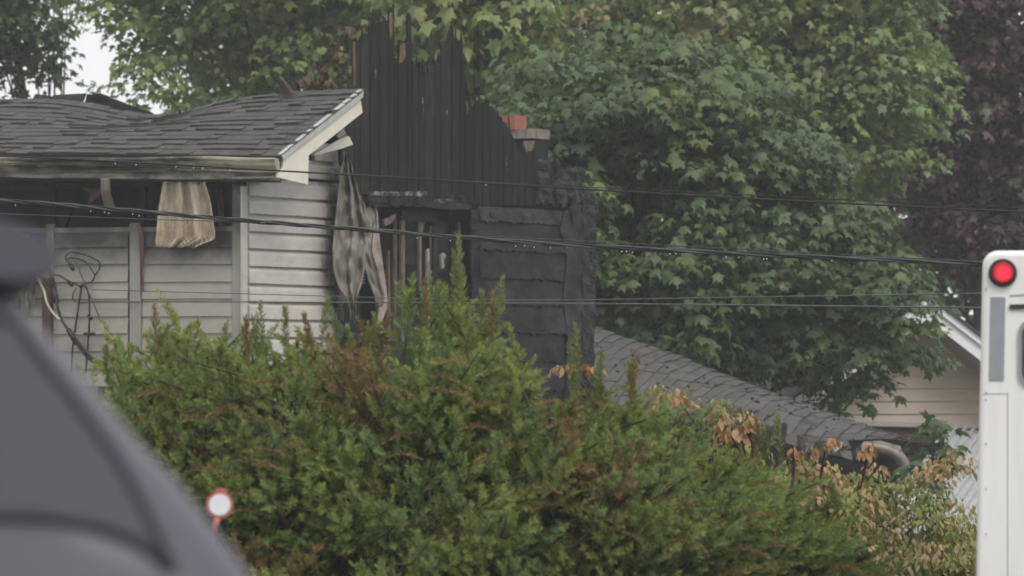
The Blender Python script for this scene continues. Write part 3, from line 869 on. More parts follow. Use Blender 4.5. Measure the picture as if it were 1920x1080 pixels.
for j in range(PV):
    for i in range(PU):
        a = j * K + i; pf.append((a, a + 1, a + K + 1, a + K)); pf.append((a + n0, a + K + n0, a + K + 1 + n0, a + 1 + n0))
for j in range(PV):
    a = j * K; pf.append((a, a + K, a + K + n0, a + n0)); a += PU; pf.append((a, a + n0, a + K + n0, a + K))
for i in range(PU):
    pf.append((i, i + n0, i + 1 + n0, i + 1)); a = PV * K + i; pf.append((a, a + 1, a + 1 + n0, a + n0))
proof = obj('low_roof', tp + bt, pf, M['deck'], house)
NV = 30
for j in range(NV):
    v0, v1 = j / NV, min((j + 1.25) / NV, 1)
    u = 0.0 - random.random() * 0.12
    while u < 0.99:
        w = random.uniform(0.10, 0.20)
        ua, ub = max(u, 0.0), min(u + w - 0.004, 1.0)
        if ub - ua > 0.02:
            vm = v1 + random.uniform(-0.004, 0.006)
            vm = min(vm, 1.0)
            lift = random.choice([0.016, 0.022, 0.030]) + (random.uniform(0, 0.05) if ua < 0.2 and v0 > 0.4 else 0)
            um = (ua + ub) / 2
            A = []
            for uu, vv_, l in ((ua, v0, 0.002), (um, v0, 0.002), (ub, v0, 0.002), (ub, vm, lift), (um, vm, lift + 0.004), (ua, vm, lift)):
                A.append(porch(uu, vv_) + porchn(uu, vv_) * l)
            B = [p - porchn(um, v0) * 0.012 for p in A]
            obj('shingle', *prism(A, B), M['shingle_grey'] if (random.random() < 1.15 - 1.0 * max(0, (v0 - 0.35)) * (1.1 - ua) - 0.6 * max(0, v0 - 0.7)) else M['shingle_burnt'], proof)
        u += w
for k in range(70):
    u_, v_ = random.uniform(0.1, 0.98), random.uniform(0.12, 0.97)
    c_ = porch(u_, v_) + porchn(u_, v_) * 0.02; r_ = random.uniform(0.012, 0.04)
    q = [c_ + Vector((r_ * random.uniform(.5, 1.2) * math.cos(a), r_ * random.uniform(.5, 1.2) * math.sin(a), random.uniform(0, 0.02))) for a in (0, 1.3, 2.5, 3.8, 5.0)]
    obj('debris', *prism(q, [p - Vector((0, 0, 0.02)) for p in q]), M['char'] if k % 4 else M['tan_wood'], proof)
# burnt shingles that hang off the torn edge
TE = Plane((at(1500, 800, 66.1).x, 66.1), (1, 0.05), (0.05, -1))
for k in range(26):
    x = 1345 + k * 11.5 + random.uniform(-4, 4)
    y = interp(x, [1340, 1400, 1460, 1540, 1600, 1650], [772, 776, 800, 832, 834, 838]) + random.uniform(-4, 10)
    w = random.uniform(16, 34); h = random.uniform(12, 30); t = random.uniform(-8, 8)
    v_, f_ = slab(TE, [(x - w / 2, y + t * .3), (x + w / 2, y + t), (x + w / 2 + t * .5, y + h), (x - w / 2 + t, y + h * random.uniform(.7, 1.1))], 0.012, random.uniform(-0.2, 0.25))
    v_ = [p + Vector((0, -0.10 * (1 if i in (2, 3) else 0), 0)) for i, p in enumerate(v_)]
    obj('hanging_shingle', v_, f_, M['char_lap'] if k % 3 else M['shingle_grey'], proof)
obj('charred_fascia', *slab(TE, [(1590, 826), (1660, 822), (1736, 832), (1738, 852), (1660, 858), (1600, 846)], 0.05, 0.0), M['char'], proof)
obj('charred_fascia', *slab(TE, [(1440, 822), (1520, 848), (1600, 868), (1690, 872), (1690, 900), (1440, 900)], 0.05, -0.3), M['interior'], proof)
bent = [TE.off(0.3).P(x, y) for x, y in ((1612, 836), (1640, 838), (1668, 846), (1688, 858), (1700, 880), (1703, 905))]
gm = MB()
bp_ = smooth_path(bent, 5)
gv = []; gf = []
for i, p in enumerate(bp_):
    w = 0.10 + 0.02 * nz(i * 0.4)
    for k, (a, b) in enumerate(((0, 0.5), (0.06, 0.35), (0.07, -0.2), (0, -0.5))):
        gv.append(p + Vector((b * w * 0.9, -a, b * w)))
for i in range(len(bp_) - 1):
    for k in range(3):
        a = i * 4 + k; gf.append((a, a + 1, a + 5, a + 4))
n0 = len(gv); gv += [p + Vector((0, 0.008, 0)) for p in gv]; gf += [tuple(x + n0 for x in reversed(q)) for q in list(gf)]
obj('bent_gutter', gv, gf, M['melt'], proof, True)
obj('torn_flashing', *slab(TE, [(1620, 828), (1650, 826), (1688, 836), (1692, 846), (1660, 848), (1630, 843)], 0.01, 0.34), M['melt_pale'], proof)
obj('torn_flashing', *slab(TE, [(1558, 838), (1566, 830), (1582, 828), (1578, 838), (1566, 848)], 0.01, 0.34), M['drip'], proof)
# low wall that carries the roof
lw0, lw1 = porch(0.35, 0.0), porch(0.5, 1.0)
ww = MB(); ww.add([Vector((lw0.x, lw0.y, GH)), Vector((lw1.x, lw1.y, GH)), lw1 - Vector((0, 0, 0.12)), lw0 - Vector((0, 0, 0.12))], [(0, 1, 2, 3)])
ww.build('low_wall', M['char'], house)

# ================================================================== CURTAIN, CABLES ON THE WALL
def curtain_mat():
    m, nt, b = newmat('lace_curtain')
    b.inputs['Roughness'].default_value = 0.8
    uv = nt.nodes.new('ShaderNodeUVMap'); sx = nt.nodes.new('ShaderNodeSeparateXYZ')
    nt.links.new(uv.outputs[0], sx.inputs[0])
    u, v = sx.outputs['X'], sx.outputs['Y']
    band = mth(nt, 'GREATER_THAN', mth(nt, 'FRACT', mth(nt, 'MULTIPLY', u, 3.1)), 0.42)
    bo = mth(nt, 'SINE', mth(nt, 'ADD', mth(nt, 'MULTIPLY', u, 125.0), mth(nt, 'MULTIPLY', v, 50.0)))
    bo2 = mth(nt, 'SINE', mth(nt, 'SUBTRACT', mth(nt, 'MULTIPLY', v, 130.0), mth(nt, 'MULTIPLY', u, 50.0)))
    dots = mth(nt, 'GREATER_THAN', mth(nt, 'MULTIPLY', bo, bo2), 0.22)
    dots = mth(nt, 'MULTIPLY', dots, band)
    r = ramp(nt, 0.35, 0.7, (0.36, 0.28, 0.195), (0.58, 0.49, 0.375))
    nt.links.new(noise_n(nt, 5, 4, stretch=(3, 3, 0.6)), r.inputs[0])
    nt.links.new(mixc(nt, dots, r.outputs[0], (0.11, 0.075, 0.05)), b.inputs['Base Color'])
    return m
M['curtain'] = curtain_mat()
CF = FRONT.off(0.20)
cur = hang('curtain', FRONT, [(340, 305, 383), (360, 302, 390), (385, 298, 396), (415, 295, 400), (440, 293, 404), (448, 292, 402), (454, 292, 385), (463, 292, 366)], 56, 0.045, 3.1, 0.12, M['curtain'], None, crump=0.3, th=0.004, seed=0.4, nrow=30, uvs=True)
tag(cur, 'cream lace curtain blown out of the burnt window below the gutter', 'curtain')

tangle = empty('cable_tangle', FRONT.Q(FRONT.run(130), 0.0, 0.03), 'tangle of black service cables hanging loose on the grey siding', 'cables')
def wallcable(pts, rad, mat, name='cable', o=0.05, parent=tangle):
    return obj(name, *tube(smooth_path([FRONT.off(o + 0.02 * (i % 2)).P(*p) for i, p in enumerate(pts)], 6), rad, 6), M[mat], parent, True)
wallcable([(135, 496), (126, 490), (122, 482), (128, 476), (137, 473), (160, 478), (178, 486), (187, 494), (186, 505), (178, 517), (172, 528), (160, 532), (148, 537)], 0.009, 'black_cable')
wallcable([(124, 488), (130, 484), (150, 486), (165, 496), (178, 516)], 0.008, 'black_cable')
wallcable([(137, 474), (150, 510), (165, 545), (178, 575), (190, 604)], 0.008, 'grey_cable', o=0.08)
wallcable([(153, 538), (148, 570), (142, 610), (136, 655), (133, 700)], 0.012, 'black_cable')
wallcable([(150, 538), (160, 537), (166, 552), (168, 590), (166, 630), (163, 670), (160, 700)], 0.012, 'black_cable', o=0.07)
wallcable([(144, 540), (137, 550), (138, 564), (152, 568), (170, 566), (240, 566), (262, 566)], 0.008, 'grey_cable')
wallcable([(98, 516), (110, 516), (130, 528), (150, 537)], 0.008, 'black_cable')
wallcable([(88, 500), (98, 520), (104, 545), (108, 575), (116, 600), (130, 622), (148, 650), (170, 675), (195, 685)], 0.017, 'black_cable', o=0.12)
wallcable([(140, 632), (158, 655), (175, 672), (196, 680)], 0.014, 'black_cable', o=0.14)
for x0, y0, x1, y1, rr in ((101, 540, 106, 568, 0.035), (128, 618, 144, 646, 0.03), (131, 496, 138, 506, 0.022), (128, 528, 136, 536, 0.022), (166, 592, 172, 598, 0.022)):
    wallcable([(x0, y0), ((x0 + x1) / 2, (y0 + y1) / 2), (x1, y1)], rr, 'black_cable', 'splice', 0.10)
wallcable([(158, 626), (168, 626), (179, 626)], 0.020, 'black_cable', 'clamp', 0.09)
wallcable([(140, 626), (168, 626), (198, 625)], 0.008, 'white_cable', 'clamp_rod', 0.08)
wallcable([(190, 606), (196, 618), (206, 632), (215, 645)], 0.016, 'white_cable', 'insulator', 0.10)
wc = wallcable([(64, 508), (72, 525), (82, 545), (88, 568), (98, 585), (112, 600)], 0.015, 'white_cable', 'white_cable', 0.14, None)
tag(wc, 'thick cream cable dropping in front of the torn lining, left of the black tangle', 'cable')

# ================================================================== NEIGHBOUR'S HOUSE
ND = 76.0
NB = Plane((at(1640, 0, ND).x, ND), (math.cos(R(14)), math.sin(R(14))), (math.sin(R(14)), -math.cos(R(14))))
M['nb_siding'] = plain('beige_siding', (0.52, 0.43, 0.34), 0.6, (0.47, 0.39, 0.31), 4)
M['nb_soffit'] = plain('grey_soffit', (0.42, 0.375, 0.34), 0.6, (0.37, 0.33, 0.30), 4)
M['nb_white'] = plain('white_trim', (0.84, 0.85, 0.88), 0.45, (0.78, 0.79, 0.83), 5)
M['nb_roof'] = plain('dark_roofing', (0.08, 0.08, 0.085), 0.85, (0.05, 0.05, 0.052), 20)
M['metal_roof'] = plain('ribbed_metal', (0.50, 0.50, 0.51), 0.45, (0.42, 0.42, 0.43), 6, metal=0.0)
nb = empty('neighbour_house', (at(1760, 0, ND).x, ND, GH), "neighbour's beige house with white gable trim right of the big maple", 'house')
NR = NB.off(0.75)
PK = NR.P(1738, 597); E1 = NR.P(1960, 768)                        # underside of the rake at peak and far right
tpk, te1 = NR.run(1738), NR.run(1960)
slope = (E1.z - PK.z) / (te1 - tpk)
def zrake(t): return PK.z + slope * abs(t - tpk)
ta, tb = tpk - 2.2, te1 + 0.6
wall = [NB.Q(ta, GH), NB.Q(tb, GH), NB.Q(tb, zrake(tb)), NB.Q(tpk, PK.z), NB.Q(ta, zrake(ta))]
nbw = obj('gable_wall', *prism(wall, [p - NB.N() * 0.1 for p in wall]), M['nb_siding'], nb)
z0 = NB.P(1780, 800).z
for i in range(14):
    zb1, zt1 = z0 + 0.185 * i, z0 + 0.185 * (i + 1) - 0.004
    if zt1 > PK.z - 0.1: break
    half = (PK.z - zt1) / -slope
    l, r = max(ta, tpk - half), min(tb, tpk + half)
    v = [NB.Q(l, zt1, 0.003), NB.Q(r, zt1, 0.003), NB.Q(r, zb1, 0.026), NB.Q(l, zb1, 0.026), NB.Q(l, zt1, 0.001), NB.Q(r, zt1, 0.001), NB.Q(r, zb1, 0.001), NB.Q(l, zb1, 0.001)]
    obj('siding_board', v, BOXF, M['nb_siding'], nbw)
for nm, dz0, dz1, o, th, mm in (('rake_board', -0.01, 0.20, 0.0, 0.04, 'nb_white'), ('rake_trim', 0.20, 0.31, 0.05, 0.09, 'nb_white'), ('roof_slope', 0.312, 0.36, 0.09, 3.5, 'nb_roof')):
    for sg in (1, -1):
        e = tb if sg > 0 else ta
        f_ = [NR.Q(tpk, PK.z + dz0, o), NR.Q(e, zrake(e) + dz0, o), NR.Q(e, zrake(e) + dz1, o), NR.Q(tpk, PK.z + dz1, o)]
        obj(nm, *prism(f_, [p - NB.N() * th for p in f_]), M[mm], nb)
for sg in (1, -1):
    e = tb if sg > 0 else ta
    f_ = [NR.Q(tpk, PK.z, -0.045), NR.Q(e, zrake(e), -0.045), NB.Q(e, zrake(e), 0.0), NB.Q(tpk, PK.z, 0.0)]
    obj('soffit', f_ + [p + Vector((0, 0, 0.02)) for p in f_], BOXF, M['nb_soffit'], nb)
# lean-to with ribbed metal sheets below
obj('ledger', *slab(NB, [(1600, 789), (1950, 797), (1950, 806), (1600, 798)], 0.1, 0.10), M['nb_soffit'], nb)
leanto = obj('lean_to_shade_panel', *slab(NB, [(1600, 800), (1790, 805), (1790, 1150), (1600, 1150)], 0.05, 0.02), M['brown'], nb)  # dark brown sheet; the lean-to's shade is put into its colour
lr = empty('metal_roof_frame', (0, 0, 0)) if False else None
def leanpt(a, b):
    p = NB.off(0.05).P(1795 + a, 806); q = at(1660 + a, 1000, 72.0)
    return p.lerp(q, b)
for k in range(12):
    a0 = -26 + k * 17
    v = []; f = []
    prof = [(0.0, 0.0), (0.30, 0.0), (0.40, 0.07), (0.60, 0.07), (0.70, 0.0), (1.0, 0.0)]
    for bb in (0.0, 0.5, 1.0):
        for (u, h) in prof:
            v.append(leanpt(a0 + 16.7 * u, bb) + Vector((0, -0.2, 1)).normalized() * h)
    n0 = len(v); v += [p - Vector((0, 0, 0.01)) for p in v]
    for i in range(2):
        for j in range(5):
            a = i * 6 + j; f.append((a, a + 1, a + 7, a + 6)); f.append((a + n0, a + 6 + n0, a + 7 + n0, a + 1 + n0))
    obj('metal_sheet', v, f, M['metal_roof'], nb)

# ================================================================== FOLIAGE
MAPLE = [(0, 0), (0.10, -0.12), (0.14, 0.0), (0.46, -0.06), (0.30, 0.19), (0.48, 0.30), (0.62, 0.56), (0.42, 0.54), (0.24, 0.50), (0.28, 0.70), (0.10, 0.74), (0, 1.08)]
MAPLE = MAPLE + [(-x, y) for x, y in MAPLE[-2:0:-1]]
MAPLE_LOW = [(0, 0), (0.44, -0.06), (0.30, 0.20), (0.58, 0.54), (0.27, 0.54), (0, 1.03), (-0.27, 0.54), (-0.58, 0.54), (-0.30, 0.20), (-0.44, -0.06)]
OVAL = [(0, 0), (0.22, 0.25), (0.26, 0.5), (0.15, 0.8), (0, 1.0), (-0.15, 0.8), (-0.26, 0.5), (-0.22, 0.25)]

def unit(a):
    return a / np.maximum(np.linalg.norm(a, axis=1, keepdims=True), 1e-9)

def leaf_arrays(P, T, N, S, outline, curl):
    T = unit(T); N = N - (N * T).sum(1, keepdims=True) * T; N = unit(N); B = np.cross(T, N)
    o = np.array([(0.0, 0.32)] + list(outline))
    x = o[:, 0]; y = o[:, 1]
    z = -curl[:, None] * ((y - 0.32) ** 2 * 0.9 + x ** 2 * 1.1)[None, :]
    V = P[:, None, :] + S[:, None, None] * (x[None, :, None] * B[:, None, :] + y[None, :, None] * T[:, None, :] + z[:, :, None] * N[:, None, :])
    return V

def leaf_object(name, P, T, N, S, col, outline, mat, parent, curl=None, kind='stuff'):
    n = len(P)
    if curl is None: curl = rng.uniform(0.05, 1.15, n)
    V = leaf_arrays(P, T, N, S, outline, curl)
    K = V.shape[1]
    org = np.array(ORG[parent.name])
    V = (V - org).reshape(-1, 3).astype(np.float32)
    m = K - 1
    tri = np.array([(0, 1 + i, 1 + (i + 1) % m) for i in range(m)])
    idx = (np.arange(n)[:, None, None] * K + tri[None]).reshape(-1).astype(np.int32)
    me = bpy.data.meshes.new(name)
    me.vertices.add(len(V)); me.vertices.foreach_set('co', V.ravel())
    me.loops.add(len(idx)); me.loops.foreach_set('vertex_index', idx)
    nt_ = len(idx) // 3
    me.polygons.add(nt_)
    me.polygons.foreach_set('loop_start', np.arange(0, nt_ * 3, 3, dtype=np.int32))
    me.polygons.foreach_set('use_smooth', np.ones(nt_, dtype=bool))
    ca = me.color_attributes.new('col', 'FLOAT_COLOR', 'POINT')
    c4 = np.ones((n, K, 4), dtype=np.float32); c4[:, :, :3] = col[:, None, :]
    ca.data.foreach_set('color', c4.ravel())
    me.materials.append(mat); me.update(calc_edges=True)
    o = bpy.data.objects.new(name, me); C.objects.link(o); o.parent = parent
    ORG[o.name] = Vector(org)
    if kind: o['kind'] = kind
    return o

def pads(centres, rads, nper, droop, sz, palette, flat=0.62, tintfn=None):
    """leaves arranged as domed pads of foliage"""
    Ps, Ts, Ns, Ss, Cs = [], [], [], [], []
    pal = np.array([p[0] for p in palette]); w = np.array([p[1] for p in palette], float); w /= w.sum()
    for c, r in zip(centres, rads):
        n = max(4, int(nper * r * r * random.uniform(0.8, 1.2)))
        d = rng.normal(size=(n, 3)); d[:, 2] = np.abs(d[:, 2]) * 1.0 - 0.25
        d = unit(d)
        rad = r * rng.uniform(0.55, 1.08, (n, 1))
        P = c + d * rad * np.array([1, 1, flat])
        out = d.copy(); out[:, 2] = 0; out = unit(out + 1e-6)
        T = out + np.array([0, 0, -1]) * rng.uniform(droop[0], droop[1], (n, 1)) + rng.normal(size=(n, 3)) * 0.38
        N = np.array([0, 0, 1.0]) + out * 0.55 + d * 0.3 + rng.normal(size=(n, 3)) * 0.42
        S = sz[0] * 0.62 + (sz[1] * 1.08 - sz[0] * 0.62) * rng.random(n) ** 1.25
        base = pal[rng.choice(len(pal), p=w)]
        col = base[None] * 0.65 + pal[rng.choice(len(pal), size=n, p=w)] * 0.35
        col = col * rng.uniform(0.78, 1.22, (n, 1)) * rng.uniform(0.93, 1.07, (n, 3))
        if tintfn is not None: col = tintfn(P, col)
        Ps.append(P); Ts.append(T); Ns.append(N); Ss.append(S); Cs.append(col)
    return [np.concatenate(a) for a in (Ps, Ts, Ns, Ss, Cs)]

def shell_pads(c, rad, n, jitter=(0.72, 1.0), zlo=-0.75, front=0.55):
    """pad centres over an ellipsoid, thinner at the far side"""
    out = []
    k = 0
    while len(out) < n and k < n * 30:
        k += 1
        d = rng.normal(size=3); d /= np.linalg.norm(d)
        if d[2] < zlo: continue
        if d[1] > 0.15 and rng.random() < front: continue
        lump = 1 + 0.16 * nz(d[0] * 2.2 + c[0], d[1] * 2.2, d[2] * 2.2 + c[1])
        out.append(np.array(c) + d * np.array(rad) * rng.uniform(*jitter) * lump)
    return out

def limbs(root, base, crown_c, crown_r, pts, trunk_r, seed=0):
    """tapered trunk and limbs up into the crown"""
    base = Vector(base); top = Vector(crown_c) + Vector((0, 0, crown_r[2] * 0.35))
    mid = base.lerp(top, 0.5) + Vector((random.uniform(-.2, .2), random.uniform(-.2, .2), 0))
    tr = smooth_path([base, base.lerp(mid, 0.5) + Vector((random.uniform(-.1, .1), 0, 0)), mid, top], 6)
    v, f = tube(tr, [trunk_r * (1.15 - 0.95 * i / (len(tr) - 1)) for i in range(len(tr))], 9)
    t = obj('trunk', v, f, M['bark'], root, True)
    mb = MB()
    for p in pts:
        p = Vector(p)
        k = random.uniform(0.3, 0.8)
        s = tr[int(k * (len(tr) - 1))]
        m = s.lerp(p, 0.5) + Vector((0, 0, 0.15 * (p - s).length * random.uniform(-0.2, 0.8)))
        path = smooth_path([s, m, p], 4)
        r0 = trunk_r * 0.24 * (1 - 0.5 * k)
        mb.add(*tube(path, [r0 * (1 - 0.85 * i / (len(path) - 1)) for i in range(len(path))], 5))
    mb.build('limbs', M['bark'], t, True)
    return tr

def make_tree(name, label, c, rad, npads, padr, nper, sz, palette, droop=(0.2, 0.9), inner=900, base=None, trunk_r=0.2, outline=MAPLE_LOW, group=None, parts=0,
              extra=None, tintfn=None, zlo=-0.75, front=0.55, cut=None):
    base = base or (c[0], c[1], terrain(c[1]))
    root = empty(name, base, label, 'tree', group)
    cen = shell_pads(c, rad, npads, zlo=zlo, front=front)
    if extra: cen += [np.array(e) for e in extra]
    if cut is not None: cen = [q for q in cen if not cut(q)]
    rads = [padr * random.uniform(0.7, 1.3) for _ in cen]
    P, T, N, S, col = pads(cen, rads, nper, droop, sz, palette, tintfn=tintfn)
    # loose inner leaves that close the heart of the crown
    if inner:
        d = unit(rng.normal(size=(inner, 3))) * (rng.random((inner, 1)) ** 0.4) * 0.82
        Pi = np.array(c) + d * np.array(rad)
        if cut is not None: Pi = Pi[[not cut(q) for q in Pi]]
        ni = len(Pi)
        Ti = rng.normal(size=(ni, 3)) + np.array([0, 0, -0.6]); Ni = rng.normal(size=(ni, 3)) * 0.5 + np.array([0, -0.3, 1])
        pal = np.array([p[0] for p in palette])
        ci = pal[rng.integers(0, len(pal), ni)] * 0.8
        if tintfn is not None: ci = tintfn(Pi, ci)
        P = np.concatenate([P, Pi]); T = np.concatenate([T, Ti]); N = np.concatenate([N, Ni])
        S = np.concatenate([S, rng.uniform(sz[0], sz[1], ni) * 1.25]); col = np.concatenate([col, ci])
    if parts:
        # the leaves nearest the camera become single leaf parts
        h = np.hypot((P[:, 0] - c[0]) / rad[0], (P[:, 2] - c[2]) / rad[2])
        score = P[:, 1] + rng.uniform(0, 1.2, len(P)) - S * 6
        vis = (P[:, 0] / P[:, 1] * F + 960 < 1830) & (P[:, 0] / P[:, 1] * F + 960 > 1010)
        score = np.where(vis, score, 1e9)
        sel = np.argsort(score)[:parts]
        keep = np.ones(len(P), bool); keep[sel] = False
        single_leaves(root, P[sel], T[sel], N[sel], S[sel], col[sel])
        P, T, N, S, col = P[keep], T[keep], N[keep], S[keep], col[keep]
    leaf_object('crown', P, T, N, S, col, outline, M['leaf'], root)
    tr = limbs(root, base, c, rad, [q for q in cen[::max(1, len(cen) // 12)]], trunk_r)
    return root

LEAFM = {}
def leaf_proto(k):
    if k in LEAFM: return LEAFM[k]
    colr, curl = k
    V = leaf_arrays(np.zeros((1, 3)), np.array([[0, 1.0, 0]]), np.array([[0, 0, 1.0]]), np.ones(1), MAPLE, np.array([curl]))[0]
    m = len(V) - 1
    me = bpy.data.meshes.new('leaf')
    me.from_pydata([tuple(v) for v in V], [], [(0, 1 + i, 1 + (i + 1) % m) for i in range(m)])
    ca = me.color_attributes.new('col', 'FLOAT_COLOR', 'POINT')
    c4 = np.ones((len(V), 4), dtype=np.float32); c4[:, :3] = colr
    ca.data.foreach_set('color', c4.ravel())
    me.materials.append(M['leaf']); me.polygons.foreach_set('use_smooth', [True] * len(me.polygons)); me.update()
    LEAFM[k] = me
    return me
from mathutils import Matrix
def single_leaves(root, P, T, N, S, col):
    org = ORG[root.name]
    T = unit(T); N = unit(N - (N * T).sum(1, keepdims=True) * T); B = np.cross(T, N)
    q = np.round(col / 0.02).astype(int)
    for i in range(len(P)):
        key = (tuple(float(x) * 0.02 for x in np.maximum(q[i], [1, 2, 1])), [0.15, 0.45, 0.85][i % 3])
        o = bpy.data.objects.new('leaf', leaf_proto(key)); C.objects.link(o); o.parent = root
        m = Matrix(((B[i][0], T[i][0], N[i][0], 0), (B[i][1], T[i][1], N[i][1], 0), (B[i][2], T[i][2], N[i][2], 0), (0, 0, 0, 1)))
        m = Matrix.Translation(Vector(P[i]) - org) @ m @ Matrix.Scale(float(S[i]), 4)
        o.matrix_basis = m

def atn(px, py, D): return tuple(at(px, py, D))

G_MAPLE = [((0.088, 0.138, 0.055), 3), ((0.106, 0.158, 0.058), 2), ((0.080, 0.126, 0.066), 2), ((0.145, 0.185, 0.054), 0.8)]
G_LIGHT = [((0.185, 0.245, 0.088), 3), ((0.220, 0.275, 0.095), 2), ((0.150, 0.215, 0.092), 2), ((0.27, 0.28, 0.09), 0.6)]
G_DARK = [((0.085, 0.130, 0.050), 3), ((0.10, 0.15, 0.055), 2), ((0.13, 0.17, 0.055), 0.6)]
G_BRIGHT = [((0.20, 0.26, 0.10), 3), ((0.24, 0.30, 0.11), 2), ((0.16, 0.22, 0.10), 2), ((0.28, 0.29, 0.10), 0.5)]
G_PURPLE = [((0.100, 0.050, 0.062), 3), ((0.135, 0.070, 0.086), 2), ((0.075, 0.048, 0.054), 2), ((0.085, 0.11, 0.05), 0.4)]
G_DULL = [((0.25, 0.285, 0.105), 2), ((0.30, 0.28, 0.12), 0.9), ((0.215, 0.28, 0.105), 3)]

# near maple right of the wing
D4 = 73.5
c4 = atn(1190, 450, D4)
def hollow(q):
    px = q[0] / q[1] * F + 960; py = HZ - (q[2] - CZ) / q[1] * F
    return (((px - 1190) / 80) ** 2 + ((py - 390) / 95) ** 2 < 1 and q[1] < D4 + 0.3) or (px < 1180 and py > 560 and q[1] < D4 + 1.0)
make_tree('maple_tree', 'broad dark green maple with large leaves right of the blackened wing', c4, (2.75, 2.5, 2.7), 330, 0.56, 165, (0.11, 0.215), G_MAPLE, (0.35, 1.3), 5200,
          trunk_r=0.16, outline=MAPLE, parts=300, cut=hollow,
          extra=[atn(1470 + random.uniform(-80, 80), 390 + random.uniform(-80, 80), D4 - 0.6) for _ in range(12)] + [atn(1570 + random.uniform(-60, 50), 470 + random.uniform(-60, 60), D4 - 0.6) for _ in range(10)] +
                [atn(1640 + random.uniform(-70, 70), 560 + random.uniform(-70, 60), D4 - 0.6 + random.uniform(-.4, .6)) for _ in range(12)] +
                [atn(1660 + random.uniform(-60, 50), 670 + random.uniform(-60, 40), D4 - 0.5 + random.uniform(-.4, .6)) for _ in range(9)] +
                [atn(1540 + random.uniform(-70, 60), 600 + random.uniform(-50, 50), D4 - 0.2) for _ in range(10)] +
                [atn(1500 + random.uniform(-80, 70), 670 + random.uniform(-45, 50), D4 - 0.3) for _ in range(14)] +
                [atn(1600 + random.uniform(-50, 40), 740 + random.uniform(-30, 20), D4 + 0.2) for _ in range(5)] +
                [atn(1420 + random.uniform(-200, 150), 690 + random.uniform(-60, 20), D4 + 0.8) for _ in range(9)])

# trees behind; the sky stands open between the left trunk and the pale maple
def open_sky(q):
    px = q[0] / q[1] * F + 960; py = HZ - (q[2] - CZ) / q[1] * F
    return ((px - 186) / 53) ** 2 + ((py - 122) / 63) ** 2 < 1
make_tree('maple_tree', 'pale green maple standing directly behind the sagging roof', cut=open_sky, c=atn(560, -90, 88), rad=(3.75, 2.8, 3.1), npads=320, padr=0.55, nper=85, sz=(0.13, 0.21), palette=G_LIGHT, droop=(0.3, 1.1), inner=6500, trunk_r=0.25,
          extra=[atn(x + random.uniform(-20, 20), y + random.uniform(-15, 15), 86 + random.uniform(-.5, .8)) for x, y in ((262, 175), (285, 195), (300, 150), (255, 140), (250, 120), (215, 60), (235, 20), (270, 150), (300, 190), (330, 160), (380, 195), (430, 190), (460, 160), (500, 170), (540, 150), (590, 140), (620, 170), (310, 60), (350, 110), (660, 120))])
make_tree('dark_maple_tree', 'dark maple with bare trunk at the top left corner', atn(10, 20, 92), (1.3, 1.6, 1.9), 95, 0.45, 90, (0.13, 0.2), G_DARK, (0.3, 1.1), 900, cut=open_sky, trunk_r=0.22, base=(at(150, 0, 92).x, 92.3, terrain(92)),
          extra=[atn(x, y, 91.5) for x, y in ((60, 120), (20, 150), (90, 150), (120, 160), (-40, 120), (100, 60), (70, 20), (130, -20), (150, -60), (100, -60), (30, -40))])
make_tree('scorched_maple_tree', 'dull heat-browned maple hanging leaves over the charred boards', atn(890, 10, 79), (1.25, 1.5, 1.75), 60, 0.45, 80, (0.16, 0.27), G_DULL, (0.8, 2.0), 700, trunk_r=0.15)
def rust(P, col):
    py = HZ - (P[:, 2] - CZ) / P[:, 1] * F; px = P[:, 0] / P[:, 1] * F + 960
    k = np.clip((150 - py) / 140, 0, 1) * np.clip(1 - np.abs(px - 1160) / 260, 0, 1)
    k = np.clip(k * 2.2 * (rng.random() ** 1.5) * (0.5 + rng.random(len(P))), 0, 0.85)[:, None]
    return col * (1 - k) + np.array([0.36, 0.24, 0.15]) * k
make_tree('turning_maple_tree', 'maple with orange tinted top leaves behind the big dark maple', atn(1180, 60, 86), (2.6, 2.0, 2.0), 120, 0.5, 75, (0.13, 0.21), G_LIGHT, (0.3, 1.1), 1500, trunk_r=0.2, tintfn=rust)
make_tree('maple_tree', 'bright green tiered maple between the big maple and the purple tree', atn(1500, 120, 88), (2.5, 2.2, 3.4), 260, 0.58, 95, (0.12, 0.19), G_BRIGHT, (0.3, 1.0), 6000, trunk_r=0.24,
          extra=[atn(1600 + random.uniform(-60, 60), 330 + random.uniform(-60, 60), 88.5) for _ in range(10)])
make_tree('purple_maple_tree', 'purple leaved maple in the top right corner', atn(1850, 230, 92), (1.95, 1.9, 3.6), 240, 0.5, 105, (0.12, 0.19), G_PURPLE, (0.3, 1.2), 6000, trunk_r=0.24)
for lab, px, py, D, rx, rz in (('low background tree filling the gap under the big dark maple', 1330, 640, 102, 2.6, 2.2),
                               ('low background tree between the big maple and the neighbouring house', 1600, 700, 103, 2.4, 2.0),
                               ('dark background tree showing through between the pale maple and the charred boards', 640, 120, 106, 3.6, 3.4),
                               ('shaded background tree far behind the big dark maple', 1180, 260, 104, 3.6, 4.4),
                               ('shaded background tree behind the tiered maple and purple tree', 1640, 330, 106, 3.4, 4.6)):
    make_tree('background_tree', lab, atn(px, py, D), (rx, 2.0, rz), 130, 0.75, 32, (0.22, 0.34), G_DARK, (0.2, 1.0), 1800, trunk_r=0.25, group='trees far behind the house')

